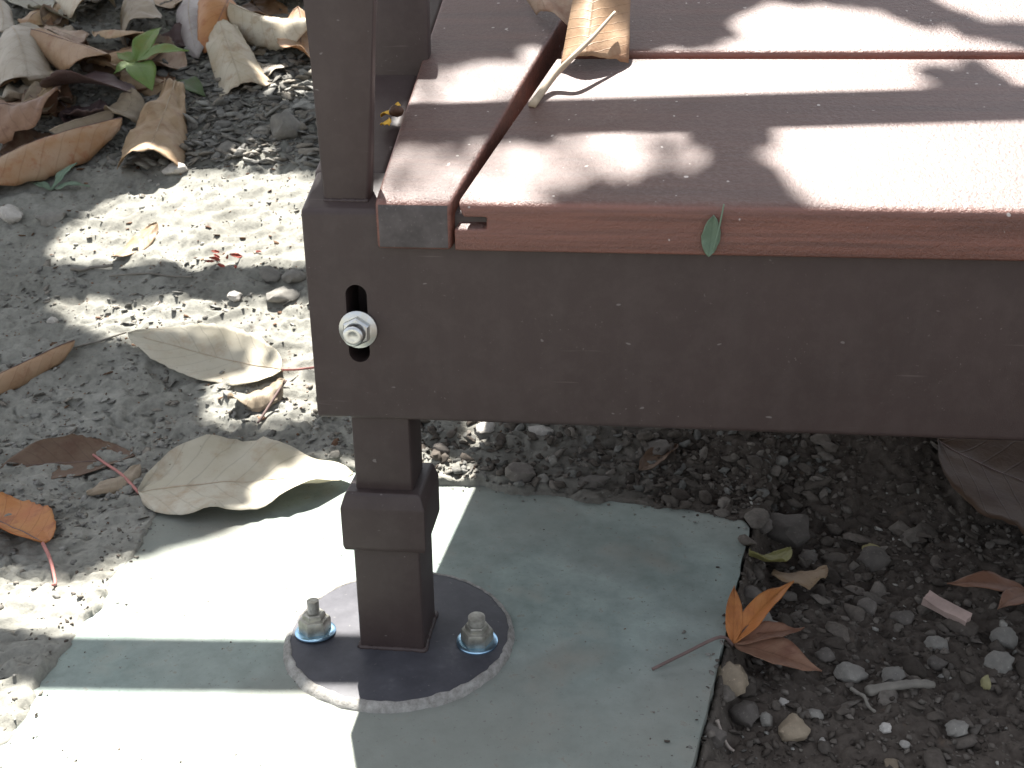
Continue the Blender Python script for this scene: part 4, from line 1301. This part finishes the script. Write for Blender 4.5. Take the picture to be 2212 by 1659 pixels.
# wood chip and seed on the right
bm = box_bm(-.019, .019, -.0055, .0055, -.004, .004)
bmesh.ops.subdivide_edges(bm, edges=bm.edges, cuts=3, use_grid_fill=True)
for v in bm.verts:
    v.co += Vector((perlin(v.co.x*90, v.co.y*200, 3)*.0014, perlin(v.co.x*60+4, v.co.z*150, 4)*.0016, perlin(v.co.x*70, v.co.y*120, 5)*.0016))
chip = link('wood_chip', bm_mesh('wood_chip', bm, True, 50), mat_plain('pink_grey_wood', (.44, .33, .29), .8, .2, 60), None, (.452, .110, -.021))
chip.rotation_euler = (.3, .15, R(-38))
tag(chip, 'pinkish pale wood chip in the dark soil at the right', 'wood chip')
sd = link('seed', rock(999, .0042, .0055, .0062), mat_plain('olive_seed', (.25, .23, .12), .6, .2, 90), None, (.453, .010, -.020))
tag(sd, 'small olive seed in the lower right soil', 'seed')

# red dried flower bits in the sun patch
RED = mat_plain('dried_red', (.28, .06, .04), .7, .3, 200)
rb = empty('dried_flower', (-.345, .619, gpt(-.345, .619)+.004))
tag(rb, 'crumpled dark red flower remains in the upper sun patch', 'dried flower')
rnd = random.Random(12)
for k in range(9):
    L_ = rnd.uniform(.008, .018)
    d_ = Vector((rnd.gauss(0, 1), rnd.gauss(0, .5), rnd.uniform(0, .5))).normalized()
    p_ = Vector((rnd.uniform(-.024, .026), rnd.uniform(-.02, .02), rnd.uniform(0, .003)))
    p_.z += gpt(-.345, .619+p_.y)-gpt(-.345, .619)
    M_ = Matrix((d_, d_.orthogonal().normalized(), d_.cross(d_.orthogonal().normalized()))).transposed()
    petal('petal', RED, None, rb, p_, rnd.uniform(.4, 1.2), 80+k, L_, L_*.45, M_)

# loose chips of crust and gravel: nobody could count them
def chips():
    rnd = np.random.RandomState(21)
    ico = bmesh.new(); bmesh.ops.create_icosphere(ico, subdivisions=1, radius=1)
    bv = np.array([v.co[:] for v in ico.verts]); bf = np.array([[v.index for v in f.verts] for f in ico.faces]); ico.free()
    # low variant
    ic2 = bmesh.new(); bmesh.ops.create_icosphere(ic2, subdivisions=2, radius=1)
    cv = np.array([v.co[:] for v in ic2.verts]); cf = np.array([[v.index for v in f.verts] for f in ic2.faces]); ic2.free()
    def shape(base, n):
        out = []
        for k in range(n):
            v = base.copy()
            for _ in range(8):
                n_ = rnd.normal(size=3); n_ /= np.linalg.norm(n_)
                d_ = rnd.uniform(.28, .8)
                s = v @ n_
                v = v-np.outer(np.maximum(0, s-d_), n_)
            v *= 1+.10*rnd.normal(size=(len(v), 1))
            out.append(v)
        return out
    small = shape(bv, 14); big = shape(cv, 14)
    V, Fc, Tn = [], [], []
    off = 0
    def emit(x, y, s, flat, tint, lib, faces):
        nonlocal off
        v = lib[rnd.randint(len(lib))]
        a = rnd.rand()*6.283
        sc_ = np.array([s*(.8+.6*rnd.rand()), s*(.6+.4*rnd.rand()), s*flat])
        w = v*sc_
        tx, ty = rnd.normal(0, .25 if flat > .2 else .42, 2)
        w = np.stack([w[:, 0]*math.cos(a)-w[:, 1]*math.sin(a), w[:, 0]*math.sin(a)+w[:, 1]*math.cos(a), w[:, 2]], 1)
        w[:, 2] += w[:, 0]*tx+w[:, 1]*ty
        w += np.array([x, y, zs])+np.array([0, 0, s*flat*.45])
        V.append(w); Fc.append(faces+off); off += len(w)
        Tn.append(np.tile(np.append(tint, 1.0), (len(w), 1)))
    def field(n, x0, x1, y0, y1, smin, smax, flat, tints, dens=None, lib=small, fc=bf, onslab=False):
        nonlocal off
        global zs
        xs = x0+(x1-x0)*rnd.rand(n); ys = y0+(y1-y0)*rnd.rand(n)
        ok = np.ones(n, bool)
        if dens is not None: ok &= rnd.rand(n) < dens(xs, ys)
        sd_, _ = slab_sd(xs, ys)
        if not onslab: ok &= sd_ > -.002
        gz_ = g_full(xs, ys)
        if onslab: gz_ = np.maximum(gz_, np.where(sd_ < 0, 0, -9))
        for i in np.where(ok)[0]:
            zs = gz_[i]
            s = smin+(smax-smin)*rnd.rand()**3
            t = np.array(tints[rnd.randint(len(tints))])*rnd.uniform(.75, 1.2)
            emit(xs[i], ys[i], s, flat*rnd.uniform(.6, 1.3), t, lib, fc)
    grey = [(.20, .195, .18), (.24, .235, .215), (.17, .162, .145), (.22, .20, .17)]
    brown = [(.15, .09, .055), (.12, .07, .045), (.20, .12, .08)]
    dark = [(.092, .079, .067), (.116, .101, .087), (.076, .064, .054), (.155, .138, .12)]
    pale = [(.36, .35, .32), (.30, .29, .26)]
    cl = lambda x, y: sstep(-.25, .4, perlin(x/.08, y/.08, 40))
    field(1900, -.62, -.02, .30, .62, .0010, .0060, .32, grey, cl)
    field(1500, -.60, .05, .14, .36, .0010, .006, .32, grey, cl)
    field(1500, -.85, -.18, .60, .90, .0012, .006, .30, grey, cl)
    field(2200, -.85, -.18, .86, 1.10, .002, .010, .42, grey)
    field(2600, -.62, -.20, .85, 1.40, .004, .022, .34, grey, None, big, cf)
    field(1500, -1.1, -.3, 1.0, 1.55, .004, .016, .45, grey)
    field(260, -.70, -.10, .30, .95, .0016, .007, .30, brown)
    field(90, -.60, .05, .2, 1.0, .003, .006, .6, pale)
    field(2000, -.08, .40, .255, .48, .002, .010, .6, dark+[(.15,.147,.135)], None, big, cf)
    field(9000, .20, .70, -.20, .42, .0010, .0055, .65, dark, None)
    field(700, .20, .70, -.20, .42, .005, .016, .5, dark, None, big, cf)
    field(160, .22, .66, -.2, .30, .002, .005, .6, pale)
    field(2600, .68, 1.35, -.25, .55, .0015, .009, .6, dark)
    field(350, .68, 1.35, -.25, .55, .005, .015, .5, dark, None, big, cf)
    edge = lambda x, y: np.exp(np.clip(slab_sd(x, y)[0], -1, 0)/.010)
    field(5200, -.30, .31, -.2, .32, .0005, .0030, .5, grey+dark, edge, small, bf, True)
    field(260, -.27, .26, -.2, .26, .0003, .0012, .5, grey+dark, None, small, bf, True)
    field(60, -.27, .26, -.2, .26, .0004, .0014, .5, brown+dark, None, small, bf, True)
    field(2600, -.80, .03, .12, .60, .003, .010, .16, grey, lambda x, y: cl(x+.3, y)*(1-.8*sstep(.40,.44,y)*(1-sstep(.50,.53,y))))
    field(1500, -.70, .03, .12, .42, .0015, .0055, .6, grey, cl)
    field(1600, -.85, -.15, .84, 1.02, .003, .010, .18, grey)
    field(9000, -.80, .05, .12, .95, .0005, .0022, .45, grey+brown)
    field(700, -.60, -.26, -.16, .26, .001, .006, .4, grey, cl)
    v = np.concatenate(V); f = np.concatenate(Fc); t = np.concatenate(Tn)
    me = bpy.data.meshes.new('gravel')
    me.vertices.add(len(v)); me.vertices.foreach_set('co', v.astype(np.float32).ravel())
    me.loops.add(f.size); me.loops.foreach_set('vertex_index', f.astype(np.int32).ravel())
    me.polygons.add(len(f)); me.polygons.foreach_set('loop_start', np.arange(len(f), dtype=np.int32)*3)
    me.update(calc_edges=True)
    ca = me.color_attributes.new('tint', 'FLOAT_COLOR', 'POINT')
    ca.data.foreach_set('color', t.astype(np.float32).ravel())
    o = link('gravel', me, mat_gravel())
    tag(o, 'loose grey chips of crust and small gravel on the soil', 'gravel', kind='stuff')
chips()
